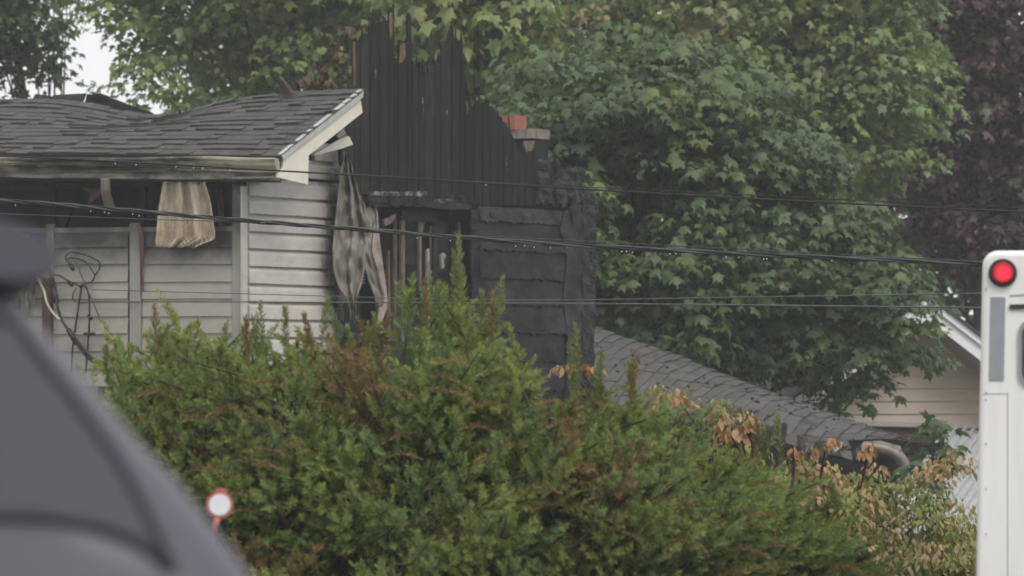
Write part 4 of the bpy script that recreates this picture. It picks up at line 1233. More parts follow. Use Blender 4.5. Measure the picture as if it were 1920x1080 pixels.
# sapling by the low roof
sr = empty('maple_sapling', tuple(Vector((at(1765, 0, 64).x, 64, terrain(64)))), 'young maple sapling in front of the ribbed metal roof', 'tree')
cen = [np.array(at(x, y, 64 + random.uniform(-.3, .3))) for x, y in ((1757, 795), (1738, 818), (1778, 812), (1722, 845), (1758, 838), (1786, 845), (1742, 868), (1775, 872), (1718, 880), (1755, 898), (1790, 878), (1735, 905))]
P, T, N, S, col = pads(cen, [0.17] * len(cen), 420, (0.3, 1.2), (0.13, 0.22), G_MAPLE)
single_leaves(sr, P[:170], T[:170], N[:170], S[:170], col[:170])
st = smooth_path([(at(1765, 0, 64).x, 64, terrain(64)), at(1758, 980, 64), at(1762, 880, 64), at(1765, 790, 64)], 6)
trk = obj('trunk', *tube(st, [0.035 * (1.1 - i / len(st)) for i in range(len(st))], 6), M['bark'], sr, True)
mb = MB()
for c_ in cen: mb.add(*tube(smooth_path([st[-8], st[-4].lerp(Vector(c_), 0.5), Vector(c_)], 3), 0.008, 4))
mb.build('twigs', M['bark'], trk)
# scorched twig leaves beside the curled shingle, behind the ridge
bw = empty('scorched_branch', tuple(at(610, 160, 66)), 'browned leaf sprays hanging beside the left edge of the charred boards', 'branch')
cen = [np.array(at(x, y, 66)) for x, y in ((598, 120), (600, 140), (630, 80), (632, 110), (655, 55), (575, 150), (612, 155), (645, 140))]
P, T, N, S, col = pads(cen, [0.10] * len(cen), 900, (1.5, 3.0), (0.07, 0.13), [((0.09, 0.045, 0.022), 2), ((0.05, 0.032, 0.02), 2), ((0.14, 0.075, 0.03), 0.7)])
leaf_object('leaves', P, T, N, S, col, MAPLE_LOW, M['leaf'], bw)
mb = MB()
for q in ([(598, 175), (600, 140), (598, 100)], [(632, 175), (634, 120), (630, 60)], [(575, 175), (580, 160), (575, 145)], [(650, 175), (654, 100), (657, 40)]):
    mb.add(*tube(smooth_path([at(x, y, 66) for x, y in q], 4), 0.008, 4))
mb.build('twigs', M['bark'], bw)

# ------------------------------------------------------------------ foreground shrub with small needle-like leaves
def shoots(base, dirs, lens, nleaf, leaf_l, cols, bend, tipcol, wid=0.30, spread=0.8):
    """bottle-brush shoots: returns quads (n,4,3) and colours (n,3), plus stems"""
    n = len(base)
    dirs = unit(dirs)
    t = np.linspace(0.04, 1.0, nleaf)[None, :] + rng.uniform(-0.01, 0.01, (n, nleaf))
    up = np.array([0, 0, 1.0])
    side = unit(np.cross(dirs, rng.normal(size=(n, 3))))
    side2 = np.cross(dirs, side)
    L = lens[:, None]
    ctr = base[:, None, :] + dirs[:, None, :] * (t * L)[:, :, None] + bend[:, None, :] * ((t ** 2) * L)[:, :, None]
    tan = unit((dirs[:, None, :] + 2 * bend[:, None, :] * t[:, :, None]).reshape(-1, 3)).reshape(n, nleaf, 3)
    phi = np.arange(nleaf)[None, :] * 2.399 + rng.uniform(0, 6.28, (n, 1)) + rng.uniform(-0.4, 0.4, (n, nleaf))
    rad = np.cos(phi)[:, :, None] * side[:, None, :] + np.sin(phi)[:, :, None] * side2[:, None, :]
    sp = (spread * (1.15 - 0.75 * t ** 3))[:, :, None]
    ld = unit((tan * 0.75 + rad * sp + rng.normal(size=(n, nleaf, 3)) * 0.12).reshape(-1, 3)).reshape(n, nleaf, 3)
    ll = (leaf_l * (0.55 + 0.6 * np.sin(np.clip(t, 0, 1) * 2.6)) * rng.uniform(0.75, 1.25, (n, nleaf)))[:, :, None]
    wv = unit(np.cross(ld.reshape(-1, 3), (tan + rng.normal(size=tan.shape) * 0.3).reshape(-1, 3))).reshape(n, nleaf, 3)
    tip = ctr + ld * ll; mid = ctr + ld * ll * 0.5
    q = np.stack([ctr, mid + wv * ll * wid * 0.5, tip, mid - wv * ll * wid * 0.5], axis=2)
    tt = np.clip((t - 0.5) / 0.5, 0, 1)[:, :, None]
    col = cols[:, None, :] * (1 - tt * 0.7) + tipcol[:, None, :] * tt * 0.7
    col = col * rng.uniform(0.8, 1.2, (n, nleaf, 1))
    return q.reshape(-1, 4, 3), col.reshape(-1, 3)

def quad_object(name, Q, col, mat, parent, kind='stuff'):
    n = len(Q); org = np.array(ORG[parent.name])
    V = (Q - org).reshape(-1, 3).astype(np.float32)
    me = bpy.data.meshes.new(name)
    me.vertices.add(n * 4); me.vertices.foreach_set('co', V.ravel())
    me.loops.add(n * 4); me.loops.foreach_set('vertex_index', np.arange(n * 4, dtype=np.int32))
    me.polygons.add(n); me.polygons.foreach_set('loop_start', np.arange(0, n * 4, 4, dtype=np.int32))
    ca = me.color_attributes.new('col', 'FLOAT_COLOR', 'POINT')
    c4 = np.ones((n, 4, 4), dtype=np.float32); c4[:, :, :3] = col[:, None, :]
    ca.data.foreach_set('color', c4.ravel())
    me.materials.append(mat); me.update(calc_edges=True)
    o = bpy.data.objects.new(name, me); C.objects.link(o); o.parent = parent; ORG[o.name] = Vector(org)
    if kind: o['kind'] = kind
    return o

BD = 26.0
shrub = empty('evergreen_shrub', (at(800, 0, BD).x, BD + 0.6, terrain(BD)), 'large feathery green shrub with browned shoots in the foreground', 'shrub')
ox = [150, 200, 240, 290, 360, 430, 480, 550, 620, 700, 770, 830, 870, 900, 960, 1010, 1080, 1130, 1180, 1250, 1330, 1400, 1450, 1500, 1560, 1640]
oy = [860, 740, 700, 640, 640, 625, 622, 620, 605, 612, 592, 588, 582, 592, 622, 665, 695, 708, 725, 765, 812, 850, 900, 965, 1040, 1150]
# feathery sprays rise from inside the mound; every spray is an axis with side shoots
npl = 900
bx_ = rng.uniform(190, 1560, npl)
topy = np.interp(bx_, ox, oy)
Lp = rng.uniform(0.28, 0.58, npl)
off_ = np.where(bx_ < 960, 215 * Lp + 25, 285 * Lp + 45)
by_ = topy + off_ + (rng.random(npl) ** 1.05) * (1250 - topy - off_)
hgt = np.clip((by_ - topy - 100) / 420.0, 0, 1)
fld = np.array([nz(x * 0.004, y * 0.005, 3.0) for x, y in zip(bx_, by_)])
fld2 = np.array([nz(x * 0.005, y * 0.005, 8.0) for x, y in zip(bx_, by_)])
dep = BD + 0.95 - 1.25 * np.sqrt(hgt) - fld * 0.6 + np.where(rng.random(npl) < 0.6, 0, rng.uniform(0, 0.6, npl))
pb = np.stack([(bx_ - 960) / F * dep, dep, CZ + (HZ - by_) / F * dep], axis=1)
xr = (bx_ - 800) / 700.0
axis = unit(np.stack([xr * 0.65 + fld2 * 1.3 + rng.normal(size=npl) * 0.22 + np.clip((bx_ - 950) / 600.0, 0, 1) * 0.9,
                      -0.25 - 0.45 * hgt + rng.normal(size=npl) * 0.2, 0.95 - 0.2 * np.abs(xr) + rng.normal(size=npl) * 0.12], axis=1))
pbend = np.stack([rng.normal(size=npl) * 0.12 + xr * 0.1, -0.12 + rng.normal(size=npl) * 0.08, -0.16 + rng.normal(size=npl) * 0.12], axis=1)
patch = np.array([nz(x * 0.005, y * 0.007, 11.0) for x, y in zip(bx_, by_)])
green = np.array([0.225, 0.285, 0.090]); blue = np.array([0.165, 0.240, 0.098]); olive = np.array([0.290, 0.290, 0.085]); brown = np.array([0.230, 0.165, 0.070])
kk = rng.random(npl)
dk = np.array([nz(x * 0.007, y * 0.009, 21.0) for x, y in zip(bx_, by_)])
pc = np.where((patch + rng.normal(size=npl) * 0.20 > 0.52)[:, None], brown, np.where((kk < 0.36 - 0.2 * hgt)[:, None], olive * 0.5 + green * 0.5, np.where((kk < 0.62)[:, None], green, blue))) * rng.uniform(0.75, 1.2, (npl, 1)) * (1 + 0.25 * dk[:, None])
NSH = 13
sb_, sd_, sl_, sc_, st__ = [], [], [], [], []
stems = []
for i in range(npl):
    a = axis[i]; s1 = np.cross(a, rng.normal(size=3)); s1 /= np.linalg.norm(s1); s2 = np.cross(a, s1)
    for q in range(NSH):
        t = 0.05 + 0.95 * q / (NSH - 1)
        p = pb[i] + a * Lp[i] * t + pbend[i] * Lp[i] * t * t
        ph = q * 2.4 + rng.uniform(-0.5, 0.5)
        side = s1 * math.cos(ph) + s2 * math.sin(ph)
        sp = 0.0 if q == NSH - 1 else 0.62
        dv_ = a * 0.85 + pbend[i] * 2 * t + side * sp
        sb_.append(p); sd_.append(dv_); sl_.append((0.11 if q == NSH - 1 else Lp[i] * (0.30 * (1 - t) + 0.16)) * rng.uniform(0.75, 1.25))
        c_ = pc[i] * rng.uniform(0.85, 1.15)
        sc_.append(c_)
        isb = c_[0] > c_[1]
        st__.append(np.array([0.29, 0.19, 0.09]) * rng.uniform(0.7, 1.1) if isb else (np.array([0.29, 0.335, 0.10]) if rng.random() > 0.16 else np.array([0.27, 0.19, 0.08])) * rng.uniform(0.7, 1.2))
base = np.array(sb_); dirs = np.array(sd_); lens = np.array(sl_); ns = len(base)
bend = rng.normal(size=(ns, 3)) * 0.08 + np.array([0, 0, 0.06])
Q1, C1 = shoots(base, dirs, lens, 46, 0.032, np.array(sc_), bend, np.array(st__), wid=0.25, spread=0.75)
# tall leaders that break the outline
lead = [(290, 640, 572), (330, 660, 600), (372, 668, 598), (486, 640, 566), (478, 650, 580), (540, 640, 575), (455, 650, 596), (640, 640, 560), (612, 625, 560), (700, 650, 588), (745, 600, 528), (775, 590, 515), (798, 585, 530), (770, 600, 540),
        (862, 560, 437), (858, 540, 470), (866, 600, 500), (905, 590, 548), (925, 610, 566), (975, 660, 596), (1080, 700, 608), (1074, 710, 640), (1003, 670, 622), (1132, 712, 660), (1188, 730, 668), (1260, 775, 712), (1180, 725, 680), (1120, 730, 690),
        (1350, 800, 770), (1455, 840, 776), (1425, 830, 788), (1500, 960, 905), (1560, 930, 905), (225, 720, 660), (196, 760, 700), (420, 660, 604), (575, 640, 590), (670, 640, 575), (825, 580, 530), (215, 680, 630), (1040, 680, 640)]
lb, ld_, ll_, lbend, lc, lt = [], [], [], [], [], []
for i, (x, y0, y1) in enumerate(lead):
    if i % 3 == 1 and y1 > 540: continue
    for r in range(1 if i % 3 else 2):
        d0 = BD + random.uniform(-0.2, 0.5)
        p0 = at(x + random.uniform(-14, 14), y0 + 30 + random.uniform(0, 20), d0)
        p1 = at(x + random.uniform(-5, 5) + (0 if r == 0 else random.uniform(-22, 22)), y1 + (0 if r == 0 else random.uniform(5, 40)), d0)
        lb.append(p0); ld_.append(p1 - p0); ll_.append((p1 - p0).length * 0.97); lbend.append((random.uniform(-.08, .08), 0, 0))
        br = (i * 7 + r) % 6 < 1
        lc.append((0.19, 0.135, 0.06) if br else (0.155, 0.185, 0.075)); lt.append((0.25, 0.17, 0.075) if br else (0.24, 0.27, 0.10))
Q2, C2 = shoots(np.array(lb), np.array(ld_), np.array(ll_), 110, 0.036, np.array(lc), np.array(lbend), np.array(lt), wid=0.26, spread=0.8)
# arching browned sprays
arch = []
for i in range(60):
    x = random.uniform(230, 1560); ty_ = interp(x, ox, oy)
    arch.append((x, random.uniform(ty_ + 60, 1080)))
ab = np.array([at(x, y, BD - 0.35 - 0.25 * random.random()) for x, y in arch])
na = len(ab)
sx_ = np.where(rng.random(na) < 0.6, 1.0, -1.0)
ad = np.stack([sx_ * rng.uniform(0.5, 1.0, na), -rng.uniform(0.2, 0.6, na), rng.uniform(0.3, 0.8, na)], axis=1)
Q3, C3 = shoots(ab, ad, rng.uniform(0.18, 0.34, na), 70, 0.026, np.tile(np.array([[0.21, 0.135, 0.055]]), (na, 1)) * rng.uniform(0.6, 1.15, (na, 1)),
                np.stack([sx_ * 0.1, np.zeros(na), np.full(na, -0.55)], axis=1), np.tile(np.array([[0.28, 0.185, 0.08]]), (na, 1)), wid=0.3, spread=0.9)
quad_object('foliage', np.concatenate([Q1, Q2, Q3]), np.concatenate([C1, C2, C3]), M['shrubleaf'], shrub)
mb = MB()
foot = Vector((at(800, 0, BD).x, BD + 0.6, terrain(BD)))
for i in range(0, ns, 7):
    b0 = Vector(base[i]); e = b0 + Vector(unit(dirs[i:i + 1])[0]) * lens[i] * 0.9
    s0 = b0 - Vector(unit(dirs[i:i + 1])[0]) * 0.35
    mb.add(*tube([s0, b0, e], [0.007, 0.005, 0.002], 4, False))
for i in range(40):
    e = Vector(base[random.randrange(ns)]); f0 = foot + Vector((random.uniform(-.5, .5), random.uniform(-.2, .2), 0))
    mb.add(*tube(smooth_path([f0, f0.lerp(e, 0.5) + Vector((0, 0.15, 0.15)), e], 5), 0.014, 5, False))
mb.build('branches', M['twig'], shrub)

# ------------------------------------------------------------------ peach tinted shrub at the lower right
PD = 31.0
psh = empty('deciduous_shrub', (at(1600, 0, PD).x, PD + 0.4, terrain(PD)), 'green shrub with peach coloured leaf tips beside the white truck', 'shrub')
ox2 = [1180, 1300, 1400, 1500, 1560, 1640, 1720, 1770, 1812, 1850, 1900]
oy2 = [960, 905, 885, 872, 862, 888, 900, 905, 950, 1000, 1080]
cen = []
for i in range(520):
    x = random.uniform(1200, 1880); ty_ = interp(x, ox2, oy2)
    y = ty_ + 18 + (random.random() ** 0.9) * (1160 - ty_)
    h = min(1, (y - ty_) / 260)
    cen.append(np.array(at(x, y, PD + 0.6 - 1.0 * math.sqrt(max(h, 0)) + 0.5 * random.random() - 0.4 * nz(x * 0.012, y * 0.014, 1.0))))
for x, y in ((1350, 775), (1340, 800), (1365, 815), (1390, 790), (1330, 830), (1380, 845), (1400, 860), (1480, 870), (1510, 870), (1640, 880), (1700, 905), (1730, 890), (1755, 885), (1775, 878), (1790, 872), (1268, 750), (1240, 748)):
    cen.append(np.array(at(x, y + 6, PD + 0.4)))
PAL = [((0.19, 0.23, 0.065), 3), ((0.24, 0.27, 0.07), 2.4), ((0.14, 0.185, 0.062), 2), ((0.46, 0.30, 0.19), 3.2), ((0.30, 0.22, 0.11), 1.8), ((0.36, 0.33, 0.12), 1.0)]
P, T, N, S, col = pads(cen, [0.12 * random.uniform(0.7, 1.3) for _ in cen], 3600, (0.6, 2.2), (0.030, 0.055), PAL, flat=0.8)
leaf_object('foliage', P, T, N, S, col, OVAL, M['shrubleaf'], psh, curl=rng.uniform(0.1, 1.0, len(P)))
# scorched pale orange leaves at the tips
mask = []
cen2 = []
for x, y in ((1345, 772), (1352, 790), (1372, 802), (1395, 798), (1408, 786), (1360, 815), (1388, 818), (1342, 800), (1490, 845), (1520, 842), (1548, 838), (1562, 828), (1630, 838), (1622, 850), (1270, 748), (1245, 742), (1068, 686), (1110, 690), (1085, 692), (1050, 690)):
    cen2.append(np.array(at(x, y, PD + 0.1)))
P, T, N, S, col = pads(cen2, [0.045] * len(cen2), 7000, (0.8, 2.2), (0.045, 0.075), [((0.36, 0.19, 0.085), 2), ((0.30, 0.20, 0.08), 1), ((0.38, 0.24, 0.15), 1)])
leaf_object('scorched_leaves', P, T, N, S, col, OVAL, M['shrubleaf'], psh)
mb = MB()
foot = Vector((at(1600, 0, PD).x, PD + 0.4, terrain(PD)))
for c_ in cen[::8] + cen2[::2]:
    f0 = foot + Vector((random.uniform(-.5, .5), random.uniform(-.2, .3), 0)); e = Vector(c_)
    mb.add(*tube(smooth_path([f0, f0.lerp(e, 0.6) + Vector((0, 0.1, 0.1)), e], 4), [0.010] * 8 + [0.004], 4, False))
mb.build('branches', M['twig'], psh)

# ================================================================== WIRES
drop_m, dnt, db = newmat('water_drop'); db.inputs['Roughness'].default_value = 0.05; db.inputs['Base Color'].default_value = (0.75, 0.77, 0.8, 1); db.inputs['Specular IOR Level'].default_value = 0.9
def wire(name, label, strands, D0, D1, x0, x1, group=None, drops=()):
    """strands: lists of (px, py) control points with radius and material"""
    def Dx(x): return D0 + (D1 - D0) * (x - x0) / (x1 - x0)
    p0 = at(strands[0][0][0][0], strands[0][0][0][1], Dx(strands[0][0][0][0]))
    root = empty(name, tuple(p0), label, 'cable', group)
    for k, (pts, rad, mat, twist) in enumerate(strands):
        path = smooth_path([at(x, y, Dx(x)) for x, y in pts], 14)
        if twist:
            path = [p + Vector((0, math.cos(i * 0.55 + k * 2.1), math.sin(i * 0.55 + k * 2.1))) * twist for i, p in enumerate(path)]
        obj('strand', *tube(path, rad, 6), M[mat], root, True)
    if drops:
        mb = MB()
        xs = [p[0] for p in strands[0][0]]; yv = [p[1] for p in strands[0][0]]
        for (x, dy) in drops[::2] + drops[1::4]:
            c = at(x, interp(x, xs, yv) + dy, Dx(x) - 0.01)
            bm = bmesh.new(); bmesh.ops.create_icosphere(bm, subdivisions=1, radius=0.0058)
            bm.verts.index_update()
            mb.add([c + Vector((v.co.x, v.co.y, v.co.z * 1.2)) for v in bm.verts], [tuple(a.index for a in q.verts) for q in bm.faces]); bm.free()
        mb.build('water_drops', drop_m, root, True, kind='stuff')
    return root
mainp = [(-420, 345), (-200, 360), (0, 375), (200, 391), (455, 413), (700, 432), (1000, 455), (1400, 476), (1850, 494), (2260, 503)]
dr = [(x + random.uniform(-3, 3), 7 + random.uniform(-1, 2)) for x in (30, 170, 193, 199, 205, 246, 260, 345, 470, 480, 560, 768, 782, 846, 966, 974, 982, 1000, 1034, 1090, 1167, 1174, 1185, 1240, 1256, 1265, 1362, 1370, 1385, 1432, 1440, 1540, 1560)]
wire('service_cable', 'thick twisted grey service cable beaded with raindrops across the whole picture', [(mainp, 0.0115, 'grey_cable', 0.012), (mainp, 0.0105, 'grey_cable', 0.012), ([(x, y + 0.5) for x, y in mainp], 0.009, 'black_cable', 0.013)], 47, 43, 0, 1920, drops=dr)
wire('overhead_wire', 'dark wire passing over the gutter corner and the charred boards', [([(-420, 272), (-100, 288), (145, 299), (330, 309), (520, 320), (800, 336), (1100, 355), (1500, 377), (1920, 397), (2260, 408)], 0.0085, 'black_cable', 0)], 47, 43, 0, 1920,
     drops=[(x, 4) for x in (216, 255, 330, 342, 363, 380, 432, 709, 911)])
wire('overhead_wire', 'thin wire just above the dark wire at the right', [([(-420, 290), (0, 306), (520, 320), (900, 341), (1300, 360), (1600, 375), (1920, 388), (2260, 398)], 0.0045, 'black_cable', 0)], 47.6, 43.5, 0, 1920)
wire('overhead_wire', 'hair-thin wire running just below the thick twisted cable', [([(-420, 390), (0, 401), (300, 412), (460, 417), (760, 436), (1100, 452), (1400, 468), (1850, 490), (2260, 500)], 0.0045, 'grey_cable', 0)], 48, 44, 0, 1920)
wire('overhead_wire', 'upper of the two thin wires that end on the grey siding', [([(172, 543), (240, 545), (460, 551), (640, 556), (860, 562), (1100, 562), (1400, 557), (1660, 553), (1920, 548), (2260, 540)], 0.0055, 'grey_cable', 0)], 60.6, 43, 172, 1920)
wire('overhead_wire', 'lower of the two thin wires that end on the grey siding', [([(150, 567), (260, 566), (460, 566), (640, 567), (900, 568), (1200, 570), (1500, 573), (1860, 577), (2260, 580)], 0.0075, 'grey_cable', 0)], 60.5, 43, 150, 1920)
for nm, px, D, h, lab in (('utility_pole', 2290, 42.4, 4.6, 'wooden utility pole carrying the wires beyond the right edge'), ('utility_pole', -440, 47.8, 6.5, 'wooden utility pole carrying the wires beyond the left edge')):
    p = at(px, 0, D); z0 = terrain(D)
    r_ = empty(nm, (p.x, p.y, z0), lab, 'pole', 'utility poles')
    obj('shaft', *tube([(p.x, p.y, z0 - 0.05), (p.x, p.y, z0 + 3), (p.x, p.y, z0 + h)], [0.15, 0.13, 0.11], 12), M['pole'], r_, True)
    obj('crossarm', *obox((p.x, p.y - 0.16), (1, 0.1), (-0.1, 1), 1.6, 0.09, z0 + h - 0.5, z0 + h - 0.38), M['pole'], r_)

# ================================================================== CAR (foreground left, rear quarter in view)
def paint(name, col, rough, metal, coat):
    m, nt, b = newmat(name)
    b.inputs['Base Color'].default_value = (*col, 1); b.inputs['Roughness'].default_value = rough; b.inputs['Metallic'].default_value = metal
    b.inputs['Coat Weight'].default_value = coat; b.inputs['Specular IOR Level'].default_value = 0.25; b.inputs['Coat Roughness'].default_value = 0.06
    r = ramp(nt, 0.3, 0.7, tuple(c * 0.94 for c in col), col); nt.links.new(noise_n(nt, 3, 3), r.inputs[0]); nt.links.new(r.outputs[0], b.inputs['Base Color'])
    return m
M['paint'] = paint('car_paint', (0.095, 0.090, 0.112), 0.5, 0.0, 0.12)
M['glass'] = paint('tinted_glass', (0.050, 0.047, 0.062), 0.45, 0.0, 0.05)
M['rubber'] = plain('black_rubber', (0.02, 0.02, 0.024), 0.7)
M['rim'] = plain('alloy_rim', (0.5, 0.5, 0.52), 0.3, metal=0.9)
M['redlens'] = plain('red_lens', (0.30, 0.02, 0.02), 0.15)
M['clearlens'] = plain('clear_lens', (0.6, 0.6, 0.62), 0.1)
CD = 6.0
def cX(px): return (px - 960) / F * CD
def cZp(py): return CZ + (HZ - py) / F * CD
prof = [(-4.85, 0.62), (-4.80, 0.80), (-4.60, 0.90), (-3.75, 1.0), (-3.55, 1.04), (-2.95, 1.45), (-2.6, 1.55), (-2.0, 1.62), (-1.3, 1.645), (-0.85, 1.64), (-0.70, 1.62), (cX(-30), cZp(505)), (cX(45), cZp(590)), (cX(100), cZp(645)),
        (cX(160), cZp(715)), (cX(240), cZp(815)), (cX(340), cZp(925)), (cX(395), cZp(995)), (cX(455), cZp(1075)), (-0.20, 1.05), (-0.13, 0.92), (-0.09, 0.75), (-0.10, 0.55)]
px_ = [p[0] for p in prof]; pz_ = [p[1] for p in prof]
CW = 0.90
YC = CD + 0.80
def cw(z): return interp(z, [0.25, 0.4, 0.75, 1.0, 1.2, 1.65], [0.80, 0.87, 0.91, 0.89, 0.835, 0.66])
def ctap(x):
    k = (x + 2.45) / 2.40
    return 1 - 0.13 * abs(k) ** 7
car = empty('parked_car', (-2.45, YC, 0.014), 'dark grey car at the left edge, its rear window pillar close to the camera', 'car')
TURN[car.name] = (cX(230), CD + 0.1, R(6.5))
xs = sorted(set(list(np.linspace(-4.85, -0.73, 40)) + px_ + [x for x in np.linspace(-0.7, -0.10, 34) if min(abs(x - p) for p in px_) > 0.005]))
frac = [0, 0.08, 0.25, 0.45, 0.62, 0.76, 0.88, 0.95, 0.985, 1.0]
bv = []; bf = []
for x in xs:
    zt = interp(x, px_, pz_); zb = 0.28 if -4.6 < x < -0.3 else 0.36
    row = []
    for sgn in (-1, 1):
        half = []
        for q in frac:
            z = zb + (zt - zb) * q
            w = cw(z) * ctap(x)
            if q > 0.9: w -= [0.0, 0.0, 0.0, 0.012, 0.05, 0.11][[0, .1, .2, 0.95, 0.985, 1.0].index(q)] if q in (0.95, 0.985, 1.0) else 0
            half.append(Vector((x, YC + sgn * w, z)))
        row.append(half)
    bv += row[0] + row[1][::-1]
K = 2 * len(frac)
for i in range(len(xs) - 1):
    for k in range(K):
        a = i * K + k; b = i * K + (k + 1) % K
        bf.append((a, b, b + K, a + K))
bf.append(tuple(range(K))); bf.append(tuple(range((len(xs) - 1) * K + K - 1, (len(xs) - 1) * K - 1, -1)))
body = obj('body', bv, bf, M['paint'], car, True)
def side_pt(x, z, o, sgn=-1): return Vector((x, YC + sgn * (cw(z) * ctap(x) + o), z))
def side_window(name, xl, lows, xu, ups, sgn=-1, n=26):
    x0, x1 = lows[0][0], lows[-1][0]
    v = []; f = []
    for i in range(n + 1):
        x = x0 + (x1 - x0) * i / n
        zl = interp(x, [p[0] for p in lows], [p[1] for p in lows]); zu = interp(x, [p[0] for p in ups], [p[1] for p in ups])
        for k in range(6): v.append(side_pt(x, zl + (zu - zl) * k / 5, 0.004, sgn))
    for i in range(n):
        for k in range(5):
            a = i * 6 + k; f.append((a, a + 1, a + 7, a + 6) if sgn > 0 else (a, a + 6, a + 7, a + 1))
    w = obj(name, v, f, M['glass'], car, True)
    loop = [side_pt(p[0], p[1], 0.005, sgn) for p in lows] + [side_pt(p[0], p[1], 0.005, sgn) for p in ups[::-1]]
    loop.append(loop[0])
    obj('seal', *tube(smooth_path(loop, 5), 0.0058, 6), M['rubber'], w, True)
lowq = [(-1.45, 1.28), (-0.85, 1.305), (cX(0), cZp(968)), (cX(110), cZp(978)), (cX(190), cZp(995)), (cX(255), cZp(1025)), (cX(300), cZp(1062))]
upq = [(-1.45, 1.575), (-0.85, 1.573), (-0.68, 1.55), (cX(0), cZp(600)), (cX(60), cZp(665)), (cX(130), cZp(755)), (cX(220), cZp(885)), (cX(300), cZp(1050))]
lowr = [(-2.08, 1.17), (-1.8, 1.19), (-1.52, 1.22)]; upr = [(-2.08, 1.56), (-1.8, 1.57), (-1.52, 1.572)]
lowf = [(-3.25, 1.10), (-2.8, 1.13), (-2.16, 1.165)]; upf = [(-3.25, 1.14), (-2.8, 1.42), (-2.16, 1.545)]
for sgn in (-1, 1):
    side_window('quarter_window', None, lowq, None, upq, sgn); side_window('rear_door_window', None, lowr, None, upr, sgn); side_window('front_door_window', None, lowf, None, upf, sgn)
    for x in (-2.9, -1.95):
        p = [side_pt(x + d, 1.0, 0.03, sgn) for d in (0, 0.06, 0.16, 0.2)]
        obj('door_handle', *tube(p, 0.012, 6), M['paint'], car, True)
    tl = [side_pt(-0.34, 1.13, 0.004, sgn), side_pt(-0.22, 1.06, 0.004, sgn), side_pt(-0.20, 0.92, 0.004, sgn), side_pt(-0.36, 0.94, 0.004, sgn)]
    obj('tail_light', *prism(tl, [p + Vector((0, -sgn * 0.03, 0)) for p in tl]), M['redlens'], car)
    hl = [side_pt(-4.70, 0.86, 0.004, sgn), side_pt(-4.40, 0.90, 0.004, sgn), side_pt(-4.45, 0.76, 0.004, sgn), side_pt(-4.72, 0.72, 0.004, sgn)]
    obj('headlight', *prism(hl, [p + Vector((0, -sgn * 0.03, 0)) for p in hl]), M['clearlens'], car)
    mr = tube([side_pt(-3.1, 1.10, 0.02, sgn), side_pt(-3.12, 1.13, 0.12, sgn), side_pt(-3.12, 1.14, 0.2, sgn)], [0.05, 0.08, 0.06], 8)
    obj('wing_mirror', *mr, M['paint'], car, True)
    for x in (-3.95, -0.98):
        yc = YC + sgn * 0.80
        rings = []
        prf = [(0.20, 0.09), (0.31, 0.10), (0.335, 0.07), (0.335, -0.07), (0.31, -0.10), (0.20, -0.09)]
        v = []; f = []
        for k in range(28):
            an = 2 * math.pi * k / 28
            for rr, yy_ in prf: v.append((x + rr * math.cos(an), yc + yy_ * sgn, 0.349 + rr * math.sin(an)))
        for k in range(28):
            for j in range(6):
                a = k * 6 + j; b = k * 6 + (j + 1) % 6; c = ((k + 1) % 28) * 6 + (j + 1) % 6; d = ((k + 1) % 28) * 6 + j
                f.append((a, b, c, d))
        wl = obj('wheel', v, f, M['rubber'], car, True)
        rb = MB()
        rb.add(*tube([(x, yc + 0.05 * sgn, 0.349), (x, yc + 0.085 * sgn, 0.349)], [0.05, 0.045], 12))
        for q in range(5):
            an = 2 * math.pi * q / 5 + 0.3
            rb.add(*tube([(x, yc + 0.07 * sgn, 0.349), (x + 0.205 * math.cos(an), yc + 0.08 * sgn, 0.349 + 0.205 * math.sin(an))], [0.04, 0.03], 6))
        obj('rim', rb.v, rb.f, M['rim'], wl)
# roof spoiler
sp = [(-0.80, 1.652), (-0.66, 1.662), (cX(0), cZp(408)), (cX(50), cZp(425)), (cX(88), cZp(452)), (cX(106), cZp(478)), (cX(100), cZp(496)), (cX(70), cZp(512)), (cX(30), cZp(520)), (-0.62, 1.585), (-0.80, 1.60)]
obj('spoiler', *prism([Vector((x, YC - 0.665, z)) for x, z in sp], [Vector((x, YC + 0.665, z)) for x, z in sp]), M['paint'], car)
rwv = []
for x, z in ((cX(62), cZp(607)), (cX(390), cZp(988))):
    rwv.append((x, z))
a = [Vector((interp(z, [1.0, 1.6], [0, 0]) + x + 0.002, YC + s_ * 0.50, z + 0.001)) for (x, z), s_ in ((rwv[0], -1), (rwv[0], 1), (rwv[1], 1), (rwv[1], -1))]
obj('rear_window', a + [p - Vector((0.02, 0, 0.01)) for p in a], BOXF, M['glass'], car)
a = [Vector((-3.50, YC - 0.66, 1.075)), Vector((-3.50, YC + 0.66, 1.075)), Vector((-2.99, YC + 0.58, 1.43)), Vector((-2.99, YC - 0.58, 1.43))]
obj('windscreen', [p + Vector((-0.008, 0, 0.012)) for p in a] + [p - Vector((-0.01, 0, 0.01)) for p in a], BOXF, M['glass'], car)
obj('rear_bumper', *prism([Vector((x, YC - 0.80, z)) for x, z in ((-0.2, 0.36), (-0.05, 0.40), (-0.03, 0.55), (-0.07, 0.68), (-0.2, 0.68))], [Vector((x, YC + 0.80, z)) for x, z in ((-0.2, 0.36), (-0.05, 0.40), (-0.03, 0.55), (-0.07, 0.68), (-0.2, 0.68))]), M['paint'], car)

